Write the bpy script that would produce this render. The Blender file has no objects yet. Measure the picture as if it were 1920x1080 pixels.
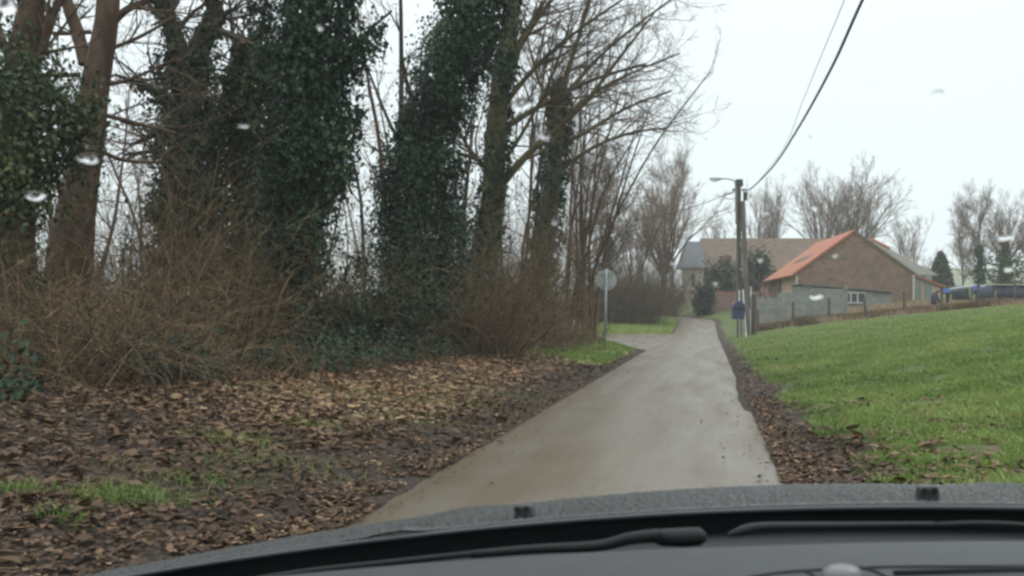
import bpy, math, random
import numpy as np
from mathutils import Vector, Matrix

# ------------------------------------------------------------------ camera, sky, sun, exposure
scene = bpy.context.scene
F = 1844.0            # focal length in pixels of the 1920 wide frame
EYE = 1.25            # eye height in the car
HV = 590.0            # row of the horizon
cam_d = bpy.data.cameras.new('camera')
cam = bpy.data.objects.new('camera', cam_d)
scene.collection.objects.link(cam)
cam.location = (0, 0, EYE)
cam.rotation_euler = (math.radians(90), 0, 0)
cam_d.sensor_width = 36.0
cam_d.lens = F / 1920 * 36
cam_d.shift_y = (HV - 540) / 1920
cam_d.clip_start = 0.05
cam_d.clip_end = 3000
cam_d.dof.use_dof = True
cam_d.dof.focus_distance = 26.0
cam_d.dof.aperture_fstop = 11.0
scene.camera = cam

SUN_EL, SUN_AZ = math.radians(48), math.radians(-60)
world = bpy.data.worlds.new('World')
scene.world = world
world.use_nodes = True
wn, wl = world.node_tree.nodes, world.node_tree.links
wn.clear()
w_out = wn.new('ShaderNodeOutputWorld')
w_bg = wn.new('ShaderNodeBackground')
w_bg.inputs['Strength'].default_value = 0.1
w_sky = wn.new('ShaderNodeTexSky')
w_sky.sky_type = 'NISHITA'
w_sky.sun_disc = False
w_sky.sun_elevation = SUN_EL
w_sky.sun_rotation = SUN_AZ
w_sky.dust_density = 6.0
w_tc = wn.new('ShaderNodeTexCoord')
w_sep = wn.new('ShaderNodeSeparateXYZ')
w_ramp = wn.new('ShaderNodeValToRGB')
w_noise = wn.new('ShaderNodeTexNoise')
w_noise.inputs['Scale'].default_value = 1.6
w_noise.inputs['Detail'].default_value = 3
w_add = wn.new('ShaderNodeMath'); w_add.operation = 'MULTIPLY_ADD'
w_add.inputs[1].default_value = 0.16
w_cloud = wn.new('ShaderNodeVectorMath'); w_cloud.operation = 'SCALE'
w_cloud.inputs['Scale'].default_value = 10.0
e = w_ramp.color_ramp.elements
e[0].position, e[0].color = 0.05, (0.79, 0.89, 0.925, 1)
e[1].position, e[1].color = 0.95, (2.3, 2.42, 2.45, 1)
m1 = w_ramp.color_ramp.elements.new(0.40); m1.color = (0.91, 1.0, 1.03, 1)
w_mix = wn.new('ShaderNodeMix'); w_mix.data_type = 'RGBA'
w_mix.inputs['Factor'].default_value = 0.95
wl.new(w_tc.outputs['Generated'], w_sep.inputs[0])
wl.new(w_tc.outputs['Generated'], w_noise.inputs['Vector'])
wl.new(w_noise.outputs['Fac'], w_add.inputs[0])
wl.new(w_sep.outputs['Z'], w_add.inputs[2])
wl.new(w_add.outputs[0], w_ramp.inputs['Fac'])
wl.new(w_ramp.outputs['Color'], w_cloud.inputs[0])
wl.new(w_sky.outputs['Color'], w_mix.inputs['A'])
wl.new(w_cloud.outputs[0], w_mix.inputs['B'])
wl.new(w_mix.outputs['Result'], w_bg.inputs['Color'])
wl.new(w_bg.outputs[0], w_out.inputs['Surface'])

sun_d = bpy.data.lights.new('sun', 'SUN')
sun_d.energy = 0.6
sun_d.angle = math.radians(25)
sun_d.color = (1.0, 0.97, 0.93)
sun = bpy.data.objects.new('sun', sun_d)
scene.collection.objects.link(sun)
sun.rotation_euler = (math.radians(90) - SUN_EL, 0, math.radians(120))

scene.view_settings.view_transform = 'Standard'
scene.view_settings.look = 'None'
scene.view_settings.exposure = 0.15
scene.view_settings.gamma = 1.0
scene.render.engine = 'CYCLES'
cy = scene.cycles
cy.use_denoising = True
cy.max_bounces = 6
cy.diffuse_bounces = 3
cy.glossy_bounces = 3
cy.transmission_bounces = 6
cy.transparent_max_bounces = 8
cy.volume_bounces = 2
cy.filter_width = 2.7

# ------------------------------------------------------------------ helpers
COL = scene.collection
RNG = np.random.default_rng(7)
YAW = math.atan(0.199)


def P(u, v, y):
    """point seen at photo pixel (u, v) standing y metres ahead"""
    return np.array(((u - 960) / F * y, y, EYE + (HV - v) / F * y))


def hash2(ix, iy, seed):
    n = (ix.astype(np.int64) * 374761393 + iy.astype(np.int64) * 668265263 + seed * 1442695041) & 0x7fffffff
    n = ((n ^ (n >> 13)) * 1274126177) & 0x7fffffff
    return ((n ^ (n >> 16)) & 0xffff) / 65535.0


def noise2(x, y, scale, seed=0, octaves=3):
    x = np.asarray(x, float) / scale
    y = np.asarray(y, float) / scale
    out, amp, tot = 0, 1.0, 0
    for o in range(octaves):
        ix, iy = np.floor(x), np.floor(y)
        fx, fy = x - ix, y - iy
        fx, fy = fx * fx * (3 - 2 * fx), fy * fy * (3 - 2 * fy)
        a, b = hash2(ix, iy, seed + o), hash2(ix + 1, iy, seed + o)
        c, d = hash2(ix, iy + 1, seed + o), hash2(ix + 1, iy + 1, seed + o)
        out = out + amp * ((a * (1 - fx) + b * fx) * (1 - fy) + (c * (1 - fx) + d * fx) * fy)
        tot += amp
        amp *= 0.5
        x, y = x * 2.03 + 11.3, y * 2.03 + 5.7
    return out / tot


def sstep(a, b, x):
    t = np.clip((x - a) / (b - a), 0, 1)
    return t * t * (3 - 2 * t)


def unit(v):
    return v / (np.linalg.norm(v, axis=-1, keepdims=True) + 1e-9)


class MB:
    """collects vertices and faces, then links them as one mesh object"""

    def __init__(self):
        self.V, self.Fs, self.R, self.n = [], [], [], 0

    def add(self, V, Fc, rnd=None):
        V = np.asarray(V, float).reshape(-1, 3)
        Fc = np.asarray(Fc, int)
        if Fc.ndim == 1:
            Fc = Fc[None]
        self.V.append(V)
        self.Fs.append(Fc + self.n)
        self.R.append(np.zeros(len(V)) if rnd is None else np.broadcast_to(rnd, (len(V),)))
        self.n += len(V)
        return self

    def box(self, c, s, rz=0.0, taper=1.0):
        c, s = np.asarray(c, float), np.asarray(s, float) / 2
        q = np.array([(-1, -1, -1), (1, -1, -1), (1, 1, -1), (-1, 1, -1), (-1, -1, 1), (1, -1, 1), (1, 1, 1), (-1, 1, 1)], float)
        q[4:, :2] *= taper
        q *= s
        if rz:
            ca, sa = math.cos(rz), math.sin(rz)
            q[:, :2] = q[:, :2] @ np.array(((ca, sa), (-sa, ca)))
        return self.add(q + c, [(0, 3, 2, 1), (4, 5, 6, 7), (0, 1, 5, 4), (1, 2, 6, 5), (2, 3, 7, 6), (3, 0, 4, 7)])

    def beam(self, a, b, w, d, up=(0, 0, 1)):
        """rectangular bar from a to b"""
        a, b = np.asarray(a, float), np.asarray(b, float)
        t = unit(b - a)
        x = np.cross(t, up)
        if np.linalg.norm(x) < 1e-3:
            x = np.cross(t, (0, 1, 0))
        x = unit(x)
        z = np.cross(x, t)
        o = [(-w / 2) * x - (d / 2) * z, (w / 2) * x - (d / 2) * z, (w / 2) * x + (d / 2) * z, (-w / 2) * x + (d / 2) * z]
        V = [a + k for k in o] + [b + k for k in o]
        return self.add(V, [(0, 1, 2, 3), (7, 6, 5, 4), (0, 4, 5, 1), (1, 5, 6, 2), (2, 6, 7, 3), (3, 7, 4, 0)])

    def tubes(self, pts, rad, sides=5, rnd=None, cap=False):
        """pts (B,n,3), rad (B,n)"""
        pts = np.asarray(pts, float)
        if pts.ndim == 2:
            pts = pts[None]
        rad = np.broadcast_to(np.asarray(rad, float), pts.shape[:2])
        B, n, _ = pts.shape
        T = np.empty_like(pts)
        T[:, 1:-1] = pts[:, 2:] - pts[:, :-2]
        T[:, 0] = pts[:, 1] - pts[:, 0]
        T[:, -1] = pts[:, -1] - pts[:, -2]
        T = unit(T)
        ref = np.where(np.abs(unit(pts[:, -1] - pts[:, 0])[:, 2:3]) > 0.8, np.array([[1.0, 0.13, 0]]), np.array([[0.1, 0.05, 1.0]]))[:, None, :]
        X = unit(np.cross(T, ref))
        Y = np.cross(T, X)
        a = np.arange(sides) * 2 * math.pi / sides
        V = pts[:, :, None] + rad[:, :, None, None] * (X[:, :, None] * np.cos(a)[None, None, :, None] + Y[:, :, None] * np.sin(a)[None, None, :, None])
        idx = np.arange(B * n * sides).reshape(B, n, sides)
        A = idx[:, :-1]
        C = idx[:, 1:]
        Fc = np.stack([A, np.roll(A, -1, 2), np.roll(C, -1, 2), C], -1).reshape(-1, 4)
        r = None
        if rnd is not None:
            r = np.repeat(np.asarray(rnd, float).reshape(B), n * sides)
        base = self.n
        self.add(V, Fc, r)
        if cap:
            for b in range(B):
                self.Fs.append(np.array([idx[b, 0][::-1]]) + base)
                self.Fs.append(np.array([idx[b, -1]]) + base)
        return self

    def prism(self, poly, off):
        """closed polygon (n,3) extruded by the vector off"""
        p = np.asarray(poly, float)
        n = len(p)
        V = np.vstack([p, p + np.asarray(off, float)])
        self.add(V, [tuple(range(n))[::-1]])
        base = self.n - 2 * n
        self.Fs.append(np.array([tuple(range(n, 2 * n))]) + base)
        self.Fs.append(np.array([(i, (i + 1) % n, (i + 1) % n + n, i + n) for i in range(n)]) + base)
        return self

    def lathe(self, c, prof, sides=20, axis=None):
        """profile [(r, h)...] around an axis through c (z by default)"""
        ax = unit(np.asarray(axis if axis is not None else (0, 0, 1), float))
        x = unit(np.cross(ax, (0.3, 0.9, 0.2)))
        y = np.cross(ax, x)
        a = np.arange(sides) * 2 * math.pi / sides
        V = np.array([np.asarray(c) + ax * h + r * (x * math.cos(t) + y * math.sin(t)) for r, h in prof for t in a])
        n = len(prof)
        idx = np.arange(n * sides).reshape(n, sides)
        A, C = idx[:-1], idx[1:]
        base = self.n
        self.add(V, np.stack([A, np.roll(A, -1, 1), np.roll(C, -1, 1), C], -1).reshape(-1, 4))
        self.Fs.append(idx[0][::-1][None] + base)
        self.Fs.append(idx[-1][None] + base)
        return self

    def build(self, name, mat, parent=None, smooth=False):
        V = np.vstack(self.V)
        me = bpy.data.meshes.new(name)
        me.vertices.add(len(V))
        me.vertices.foreach_set('co', V.ravel())
        loops = np.concatenate([f.ravel() for f in self.Fs])
        tot = np.concatenate([np.full(len(f), f.shape[1]) for f in self.Fs])
        st = np.concatenate([[0], np.cumsum(tot)[:-1]])
        me.loops.add(len(loops))
        me.loops.foreach_set('vertex_index', loops.astype(np.int32))
        me.polygons.add(len(tot))
        me.polygons.foreach_set('loop_start', st.astype(np.int32))
        me.polygons.foreach_set('loop_total', tot.astype(np.int32))
        at = me.attributes.new('rnd', 'FLOAT', 'POINT')
        at.data.foreach_set('value', np.concatenate(self.R).astype(np.float32))
        me.polygons.foreach_set('use_smooth', np.full(len(tot), bool(smooth)))
        me.update(calc_edges=True)
        if mat is not None:
            me.materials.append(mat)
        o = bpy.data.objects.new(name, me)
        COL.objects.link(o)
        if parent is not None:
            o.parent = parent
            o.matrix_parent_inverse = parent.matrix_world.inverted() if parent.matrix_world else Matrix()
        return o


def tag(o, label=None, cat=None, group=None, kind=None):
    if label:
        o['label'] = label
    if cat:
        o['category'] = cat
    if group:
        o['group'] = group
    if kind:
        o['kind'] = kind
    return o


def thing(name, label, cat, loc=(0, 0, 0), group=None):
    o = bpy.data.objects.new(name, None)
    o.empty_display_size = 0.2
    COL.objects.link(o)
    o.location = Vector([float(a) for a in loc])
    o.matrix_world = Matrix.Translation(o.location)
    return tag(o, label, cat, group)


def dup(root, label, loc, rz=0.0, sc=1.0, group=None):
    r = root.copy()
    COL.objects.link(r)
    r.location = Vector([float(a) for a in loc])
    r.rotation_euler = (0, 0, rz)
    r.scale = (sc, sc, sc) if not hasattr(sc, '__len__') else sc
    r['label'] = label
    if group:
        r['group'] = group
    for ch in list(root.children):
        c = ch.copy()
        COL.objects.link(c)
        c.parent = r
        c.matrix_parent_inverse = ch.matrix_parent_inverse.copy()
    return r


# ------------------------------------------------------------------ materials
def mat(name, stops, scale=4.0, rough=0.8, bump=0.0, bscale=None, detail=5.0, attr=0.0, stretch=(1, 1, 1), spec=0.3, trans=0.0, rough2=None, metal=0.0, dist=0.02):
    """noise driven colour ramp; attr mixes in the per-leaf random value"""
    m = bpy.data.materials.new(name)
    m.use_nodes = True
    n, l = m.node_tree.nodes, m.node_tree.links
    b = n['Principled BSDF']
    tc = n.new('ShaderNodeTexCoord')
    mp = n.new('ShaderNodeMapping')
    mp.inputs['Scale'].default_value = stretch
    l.new(tc.outputs['Object'], mp.inputs[0])
    ns = n.new('ShaderNodeTexNoise')
    ns.inputs['Scale'].default_value = scale
    ns.inputs['Detail'].default_value = detail
    ns.inputs['Roughness'].default_value = 0.62
    l.new(mp.outputs[0], ns.inputs['Vector'])
    rp = n.new('ShaderNodeValToRGB')
    els = rp.color_ramp.elements
    while len(els) < len(stops):
        els.new(0.5)
    for k, (pos, c) in enumerate(stops):
        els[k].position = pos
        els[k].color = (*c, 1)
    fac = ns.outputs['Fac']
    if attr > 0:
        a = n.new('ShaderNodeAttribute')
        a.attribute_name = 'rnd'
        mx = n.new('ShaderNodeMix')
        mx.inputs['Factor'].default_value = attr
        l.new(fac, mx.inputs['A'])
        l.new(a.outputs['Fac'], mx.inputs['B'])
        fac = mx.outputs['Result']
    l.new(fac, rp.inputs['Fac'])
    l.new(rp.outputs['Color'], b.inputs['Base Color'])
    b.inputs['Roughness'].default_value = rough
    b.inputs['Specular IOR Level'].default_value = spec
    b.inputs['Metallic'].default_value = metal
    if rough2 is not None:
        mr = n.new('ShaderNodeMapRange')
        mr.inputs['From Min'].default_value = 0.35
        mr.inputs['From Max'].default_value = 0.65
        mr.inputs['To Min'].default_value = rough
        mr.inputs['To Max'].default_value = rough2
        l.new(ns.outputs['Fac'], mr.inputs['Value'])
        l.new(mr.outputs[0], b.inputs['Roughness'])
    if bump > 0:
        n2 = n.new('ShaderNodeTexNoise')
        n2.inputs['Scale'].default_value = bscale or scale * 4
        n2.inputs['Detail'].default_value = 4
        l.new(mp.outputs[0], n2.inputs['Vector'])
        bp = n.new('ShaderNodeBump')
        bp.inputs['Strength'].default_value = bump
        bp.inputs['Distance'].default_value = dist
        l.new(n2.outputs['Fac'], bp.inputs['Height'])
        l.new(bp.outputs[0], b.inputs['Normal'])
    if trans > 0:
        tr = n.new('ShaderNodeBsdfTranslucent')
        l.new(rp.outputs['Color'], tr.inputs['Color'])
        ms = n.new('ShaderNodeMixShader')
        ms.inputs[0].default_value = trans
        l.new(b.outputs[0], ms.inputs[1])
        l.new(tr.outputs[0], ms.inputs[2])
        l.new(ms.outputs[0], n['Material Output'].inputs['Surface'])
    return m


M = {}
M['soil'] = mat('woodland_soil', [(0.34, (0.010, 0.008, 0.006)), (0.48, (0.030, 0.022, 0.016)), (0.6, (0.075, 0.055, 0.04)), (0.7, (0.15, 0.115, 0.085))], 22, 0.6, 1.0, 40, detail=10, rough2=0.85, dist=0.05, spec=0.14)
M['meadow'] = mat('meadow_turf', [(0.3, (0.05, 0.045, 0.024)), (0.42, (0.065, 0.075, 0.025)), (0.58, (0.085, 0.12, 0.032)), (0.75, (0.12, 0.15, 0.046))], 2.4, 0.9, 1.0, 40, detail=10, dist=0.04)
M['verge'] = mat('verge_turf', [(0.25, (0.13, 0.11, 0.04)), (0.45, (0.13, 0.155, 0.04)), (0.7, (0.16, 0.2, 0.05))], 0.7, 0.9, 0.8, 25, detail=8)
M['blade'] = mat('grass_blade', [(0.1, (0.075, 0.125, 0.028)), (0.4, (0.125, 0.205, 0.044)), (0.7, (0.20, 0.275, 0.070)), (1.0, (0.34, 0.30, 0.14))], 0.8, 0.55, attr=0.75, trans=0.25)
M['dry'] = mat('dry_grass', [(0.1, (0.075, 0.060, 0.030)), (0.35, (0.16, 0.105, 0.06)), (0.6, (0.27, 0.19, 0.12)), (0.9, (0.38, 0.29, 0.20))], 0.8, 0.8, attr=0.7, trans=0.15)
M['leaf'] = mat('fallen_leaf', [(0.0, (0.022, 0.015, 0.010)), (0.3, (0.062, 0.036, 0.020)), (0.55, (0.14, 0.085, 0.046)), (0.82, (0.27, 0.19, 0.115)), (0.97, (0.32, 0.14, 0.055))], 9, 0.65, attr=0.8, spec=0.2, trans=0.08)
M['ivy'] = mat('ivy_leaf', [(0.15, (0.007, 0.018, 0.009)), (0.45, (0.013, 0.034, 0.015)), (0.75, (0.030, 0.064, 0.026)), (1.0, (0.062, 0.100, 0.040))], 1.6, 0.5, attr=0.6, spec=0.22, trans=0.08)
M['ivy_b'] = mat('ivy_leaf_yellowish', [(0.15, (0.012, 0.024, 0.007)), (0.5, (0.028, 0.050, 0.012)), (0.9, (0.075, 0.098, 0.024))], 1.2, 0.5, attr=0.6, spec=0.3, trans=0.12)
M['stem'] = mat('ivy_stem', [(0.3, (0.020, 0.017, 0.011)), (0.7, (0.05, 0.042, 0.028))], 8, 0.9, 0.6, 30)
M['bark'] = mat('bark_brown', [(0.3, (0.036, 0.024, 0.016)), (0.5, (0.078, 0.049, 0.031)), (0.7, (0.115, 0.078, 0.052))], 5, 0.85, 0.9, 18, stretch=(1, 1, 0.35))
M['bark_green'] = mat('bark_mossy', [(0.3, (0.04, 0.036, 0.018)), (0.55, (0.085, 0.075, 0.035)), (0.75, (0.12, 0.11, 0.055))], 4, 0.9, 0.8, 18, stretch=(1, 1, 0.4))
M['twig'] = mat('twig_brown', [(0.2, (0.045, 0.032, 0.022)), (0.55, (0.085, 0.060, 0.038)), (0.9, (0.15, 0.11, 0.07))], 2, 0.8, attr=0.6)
M['twig_far'] = mat('twig_far', [(0.2, (0.09, 0.062, 0.042)), (0.9, (0.19, 0.138, 0.092))], 2, 0.8, attr=0.5)  # lighter than the near twigs: distance haze put into the colour
M['bramble'] = mat('bramble_stem', [(0.1, (0.034, 0.023, 0.013)), (0.5, (0.085, 0.057, 0.031)), (0.75, (0.165, 0.115, 0.062)), (1, (0.36, 0.27, 0.145))], 2, 0.75, attr=0.75)

# ------------------------------------------------------------------ terrain shape


def xc(y):
    y = np.minimum(np.asarray(y, float), 104)
    return 0.199 * y - 0.79 - 0.032 * np.clip(y - 76, 0, None) ** 2


JY = [31.0, 33.0, 34.0, 36.5, 41.0, 46.0, 51.5, 53.6, 60.3]
JX = [5.9, 5.45, 4.9, 4.45, 4.38, 4.1, 3.2, 0.6, -60.0]


def junction(x, y):
    """signed distance into the mouth of the side road"""
    y = np.asarray(y, float)
    d = x - np.interp(y, JY, JX)
    d = np.where((y < 31) | (y > 60.4), -9, d)
    return np.where((x - xc(y)) > -1.0, -9, d)


def height(x, y, bumps=True):
    x, y = np.asarray(x, float), np.asarray(y, float)
    q = x - xc(y)
    zr = 1.1 * sstep(55, 90, y)
    r = np.clip(q - 1.55, 0, None)
    zr_r = np.where(r < 4.4, 0.15 * r, 0.66 + 0.10 * (r - 4.4))
    zr_r = np.where(r > 15, 1.72 + 0.02 * (r - 15), zr_r)
    zr_r = np.minimum(zr_r, 2.6)
    lf = np.clip(-q - 1.6, 0, None)
    zl = np.where(lf < 3.4, 0.115 * lf, 0.391 + 0.085 * (lf - 3.4))
    zl = np.minimum(zl, 0.95) * (1 - sstep(32, 50, y))
    jd = junction(x, y)
    zl = np.minimum(zl, np.where(jd > -5, 0.22 * np.clip(-jd, 0, 5), 9))
    zl = zl + np.minimum(0.035 * lf, 0.5) * sstep(58.5, 64, y)
    z = zr + zr_r + zl
    if bumps:
        a = np.abs(q)
        edge = np.exp(-((q - 2.0) / 0.4) ** 2) * np.exp(-np.clip(y - 6, 0, None) / 16) + 0.7 * np.exp(-((q + 1.9) / 0.4) ** 2) * np.exp(-np.clip(y - 5, 0, None) / 20)
        amp = 0.05 * sstep(1.3, 2.6, a)
        side = jd > -0.3
        amp = np.where(side, 0, amp)
        z = z + amp * (noise2(x, y, 0.9, 3) - 0.5) * 1.6 + edge * 0.17 * (noise2(x, y, 0.28, 9) - 0.42)
        z = z - 0.05 * (1 - sstep(1.15, 1.42, a)) - np.where(jd > 0.05, 0.06, 0)
    return z


def ground_hit(u, v, y0=4.0, y1=400.0):
    """where the line of sight through a photo pixel meets the ground"""
    ys = np.geomspace(y0, y1, 4000)
    xs = (u - 960) / F * ys
    zs = EYE + (HV - v) / F * ys
    d = zs - height(xs, ys, False)
    k = np.argmax(d < 0)
    return np.array((xs[k], ys[k], height(xs[k], ys[k], False)))


def on_ground(x, y):
    return np.array((x, y, float(height(x, y))))


qs = np.concatenate([-np.geomspace(300, 13, 26), np.arange(-12, -3, 0.22), np.arange(-3, -1.2, 0.07), np.arange(-1.2, 1.2, 0.3), np.arange(1.2, 3.2, 0.06), np.arange(3.2, 14, 0.24), np.geomspace(14, 300, 36)])
ys = np.concatenate([np.arange(-8, 4, 0.6), np.arange(4, 14, 0.09), np.arange(14, 30, 0.22), np.arange(30, 100, 0.7), np.geomspace(100, 640, 26)])
Q, YY = np.meshgrid(qs, ys, indexing='ij')
XX = xc(YY) + Q
ZZ = height(XX, YY)
GV = np.stack([XX, YY, ZZ], -1)


def grid_faces(mask):
    idx = np.arange(GV.shape[0] * GV.shape[1]).reshape(GV.shape[:2])
    Fc = np.stack([idx[:-1, :-1], idx[1:, :-1], idx[1:, 1:], idx[:-1, 1:]], -1)
    return Fc[mask]


def sub_mesh(name, m, mask):
    Fc = grid_faces(mask)
    u, inv = np.unique(Fc, return_inverse=True)
    b = MB()
    b.add(GV.reshape(-1, 3)[u], inv.reshape(Fc.shape))
    return tag(b.build(name, m, smooth=True), kind='structure')


qm, ym = (Q[:-1, :-1] + Q[1:, 1:]) / 2, (YY[:-1, :-1] + YY[1:, 1:]) / 2
xm = xc(ym) + qm
edge_r = 1.78 + 0.8 * (noise2(xm, ym, 0.5, 21) - 0.5) + 0.35 * np.exp(-np.clip(ym - 6, 0, None) / 5)
is_meadow = qm > edge_r
# corner by the sign and the verge beyond the side road are grass
CORNER = ground_hit(1120, 672)


def corner_mask(x, y):
    q = x - xc(y)
    n = noise2(x, y, 1.2, 31) - 0.5
    return (q < -1.75 + 0.3 * n) & (y > 24.5 + 4 * n - 0.55 * (q + 2.0)) & (y < 53) & (junction(x, y) < -0.12 + 0.2 * n)


def beyond_mask(x, y):
    q = x - xc(y)
    return (q < -1.55) & (y > 60.2) & (y < 140)


is_verge = corner_mask(xm, ym) | beyond_mask(xm, ym) | ((qm < -14) & (ym > 50))
is_verge &= ~is_meadow
meadow = sub_mesh('meadow', M['meadow'], is_meadow)
verge = sub_mesh('grass_verge', M['verge'], is_verge)
ground = sub_mesh('ground', M['soil'], ~(is_meadow | is_verge))

# ------------------------------------------------------------------ road


def road_material():
    m = bpy.data.materials.new('wet_road')
    m.use_nodes = True
    n, l = m.node_tree.nodes, m.node_tree.links
    b = n['Principled BSDF']
    at = n.new('ShaderNodeAttribute'); at.attribute_name = 'rnd'        # 0 in the middle, 1 at the edges
    tc = n.new('ShaderNodeTexCoord')
    rot = n.new('ShaderNodeMapping'); rot.inputs['Rotation'].default_value = (0, 0, YAW)
    l.new(tc.outputs['Object'], rot.inputs[0])
    mp = n.new('ShaderNodeMapping'); mp.inputs['Scale'].default_value = (1.0, 0.10, 1)
    l.new(rot.outputs[0], mp.inputs[0])
    streak = n.new('ShaderNodeTexNoise'); streak.inputs['Scale'].default_value = 2.2; streak.inputs['Detail'].default_value = 6
    l.new(mp.outputs[0], streak.inputs['Vector'])
    patch = n.new('ShaderNodeTexNoise'); patch.inputs['Scale'].default_value = 0.9; patch.inputs['Detail'].default_value = 9
    l.new(tc.outputs['Object'], patch.inputs['Vector'])
    grit = n.new('ShaderNodeTexNoise'); grit.inputs['Scale'].default_value = 34; grit.inputs['Detail'].default_value = 8; grit.inputs['Roughness'].default_value = 0.8
    l.new(tc.outputs['Object'], grit.inputs['Vector'])
    # mud amount = edges + streaks + patches
    a1 = n.new('ShaderNodeMath'); a1.operation = 'MULTIPLY_ADD'; a1.inputs[1].default_value = 1.0; a1.use_clamp = False
    l.new(at.outputs['Fac'], a1.inputs[0])
    s0 = n.new('ShaderNodeMath'); s0.operation = 'MULTIPLY_ADD'; s0.inputs[1].default_value = 3.0; s0.inputs[2].default_value = -1.5
    l.new(streak.outputs['Fac'], s0.inputs[0])
    l.new(s0.outputs[0], a1.inputs[2])
    a2 = n.new('ShaderNodeMath'); a2.operation = 'MULTIPLY_ADD'; a2.inputs[1].default_value = 1.5; a2.use_clamp = True
    l.new(patch.outputs['Fac'], a2.inputs[0])
    a1b = n.new('ShaderNodeMath'); a1b.operation = 'ADD'; a1b.inputs[1].default_value = -0.55
    l.new(a1.outputs[0], a1b.inputs[0])
    l.new(a1b.outputs[0], a2.inputs[2])
    base = n.new('ShaderNodeValToRGB')
    base.color_ramp.elements[0].position, base.color_ramp.elements[0].color = 0.38, (0.055, 0.046, 0.034, 1)
    base.color_ramp.elements[1].position, base.color_ramp.elements[1].color = 0.64, (0.165, 0.143, 0.104, 1)
    l.new(grit.outputs['Fac'], base.inputs['Fac'])
    mud = n.new('ShaderNodeMix'); mud.data_type = 'RGBA'
    mud.inputs['B'].default_value = (0.066, 0.046, 0.023, 1)
    l.new(base.outputs['Color'], mud.inputs['A'])
    l.new(a2.outputs[0], mud.inputs['Factor'])
    l.new(mud.outputs['Result'], b.inputs['Base Color'])
    r = n.new('ShaderNodeMapRange')
    r.inputs['From Min'].default_value, r.inputs['From Max'].default_value = 0.3, 0.7
    r.inputs['To Min'].default_value, r.inputs['To Max'].default_value = 0.30, 0.55
    l.new(streak.outputs['Fac'], r.inputs['Value'])
    l.new(r.outputs[0], b.inputs['Roughness'])
    b.inputs['Specular IOR Level'].default_value = 0.4
    h = n.new('ShaderNodeMath'); h.operation = 'MULTIPLY_ADD'; h.inputs[1].default_value = 1.2
    l.new(grit.outputs['Fac'], h.inputs[0]); l.new(streak.outputs['Fac'], h.inputs[2])
    bp = n.new('ShaderNodeBump'); bp.inputs['Strength'].default_value = 0.16; bp.inputs['Distance'].default_value = 0.012
    l.new(h.outputs[0], bp.inputs['Height'])
    l.new(bp.outputs[0], b.inputs['Normal'])
    return m


M['road'] = road_material()
ry = np.concatenate([np.arange(-8, 4, 0.5), np.arange(4, 34, 0.15), np.arange(34, 104, 0.6)])
el = -1.40 + 0.16 * (noise2(ry, ry * 0, 0.9, 5) - 0.5) + 0.10 * (noise2(ry, ry * 0, 0.22, 6) - 0.5)
er = 1.40 - 0.15 * sstep(12.2, 13.2, ry) * (1 - sstep(14, 24, ry)) + 0.07 * (noise2(ry, ry * 0, 1.6, 7) - 0.5) + 0.04 * (noise2(ry, ry * 0, 0.2, 8) - 0.5)
tt = np.linspace(0, 1, 45)
rq = el[:, None] * (1 - tt) + er[:, None] * tt
rx = xc(ry)[:, None] + rq
rz = 1.1 * sstep(55, 90, ry)[:, None] + 0.026 * (1 - (2 * tt - 1) ** 2) - 0.010 - 0.006 * np.exp(-((tt - 0.27) / 0.07) ** 2) + 0 * rx
idx = np.arange(rx.size).reshape(rx.shape)
b = MB()
b.add(np.stack([rx, np.repeat(ry[:, None], 45, 1), rz], -1).reshape(-1, 3), np.stack([idx[:-1, :-1], idx[:-1, 1:], idx[1:, 1:], idx[1:, :-1]], -1).reshape(-1, 4),
      np.clip(np.abs(2 * tt - 1) ** 3 * 0.55 + 0.42 * np.clip(1 - tt / 0.5, 0, 1) + 0.34 * np.exp(-((tt - 0.27) / 0.07) ** 2) + 0.26 * np.exp(-((tt - 0.72) / 0.07) ** 2), 0, 1)[None].repeat(len(ry), 0).ravel())
tag(b.build('road', M['road'], smooth=True), kind='structure')

# side road running off to the left
near = np.array([(6.3, 30.6), (5.45, 33.0), (4.9, 34), (4.45, 36.5), (4.38, 41), (4.1, 46), (3.2, 51.5), (0.6, 53.6), (-8, 55), (-38, 57.5)])
far = np.array([(7.2, 34.0), (8.0, 40.0), (9.2, 45.0), (10.2, 50), (11.0, 56), (10.6, 60.0), (5.5, 60.5), (1.5, 60.8), (-8, 62), (-38, 64)])
tk = np.linspace(0, len(near) - 1, 60)
near = np.stack([np.interp(tk, np.arange(len(near)), near[:, k]) for k in (0, 1)], -1)
far = np.stack([np.interp(tk, np.arange(len(far)), far[:, k]) for k in (0, 1)], -1)
near[:, 0] += 0.12 * (noise2(tk, tk * 0, 0.7, 81) - 0.5)
tv = np.linspace(0, 1, 12)
SP = near[:, None] * (1 - tv[None, :, None]) + far[:, None] * tv[None, :, None]
sz = height(SP[..., 0], SP[..., 1], False) * 0 - 0.004 + 1.1 * sstep(55, 90, SP[..., 1])
SV = np.concatenate([SP, sz[..., None]], -1)
idx = np.arange(60 * 12).reshape(60, 12)
b = MB()
b.add(SV.reshape(-1, 3), np.stack([idx[:-1, :-1], idx[1:, :-1], idx[1:, 1:], idx[:-1, 1:]], -1).reshape(-1, 4)[:, ::-1], 0.22)
tag(b.build('side_road', M['road'], smooth=True), kind='structure')

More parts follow.
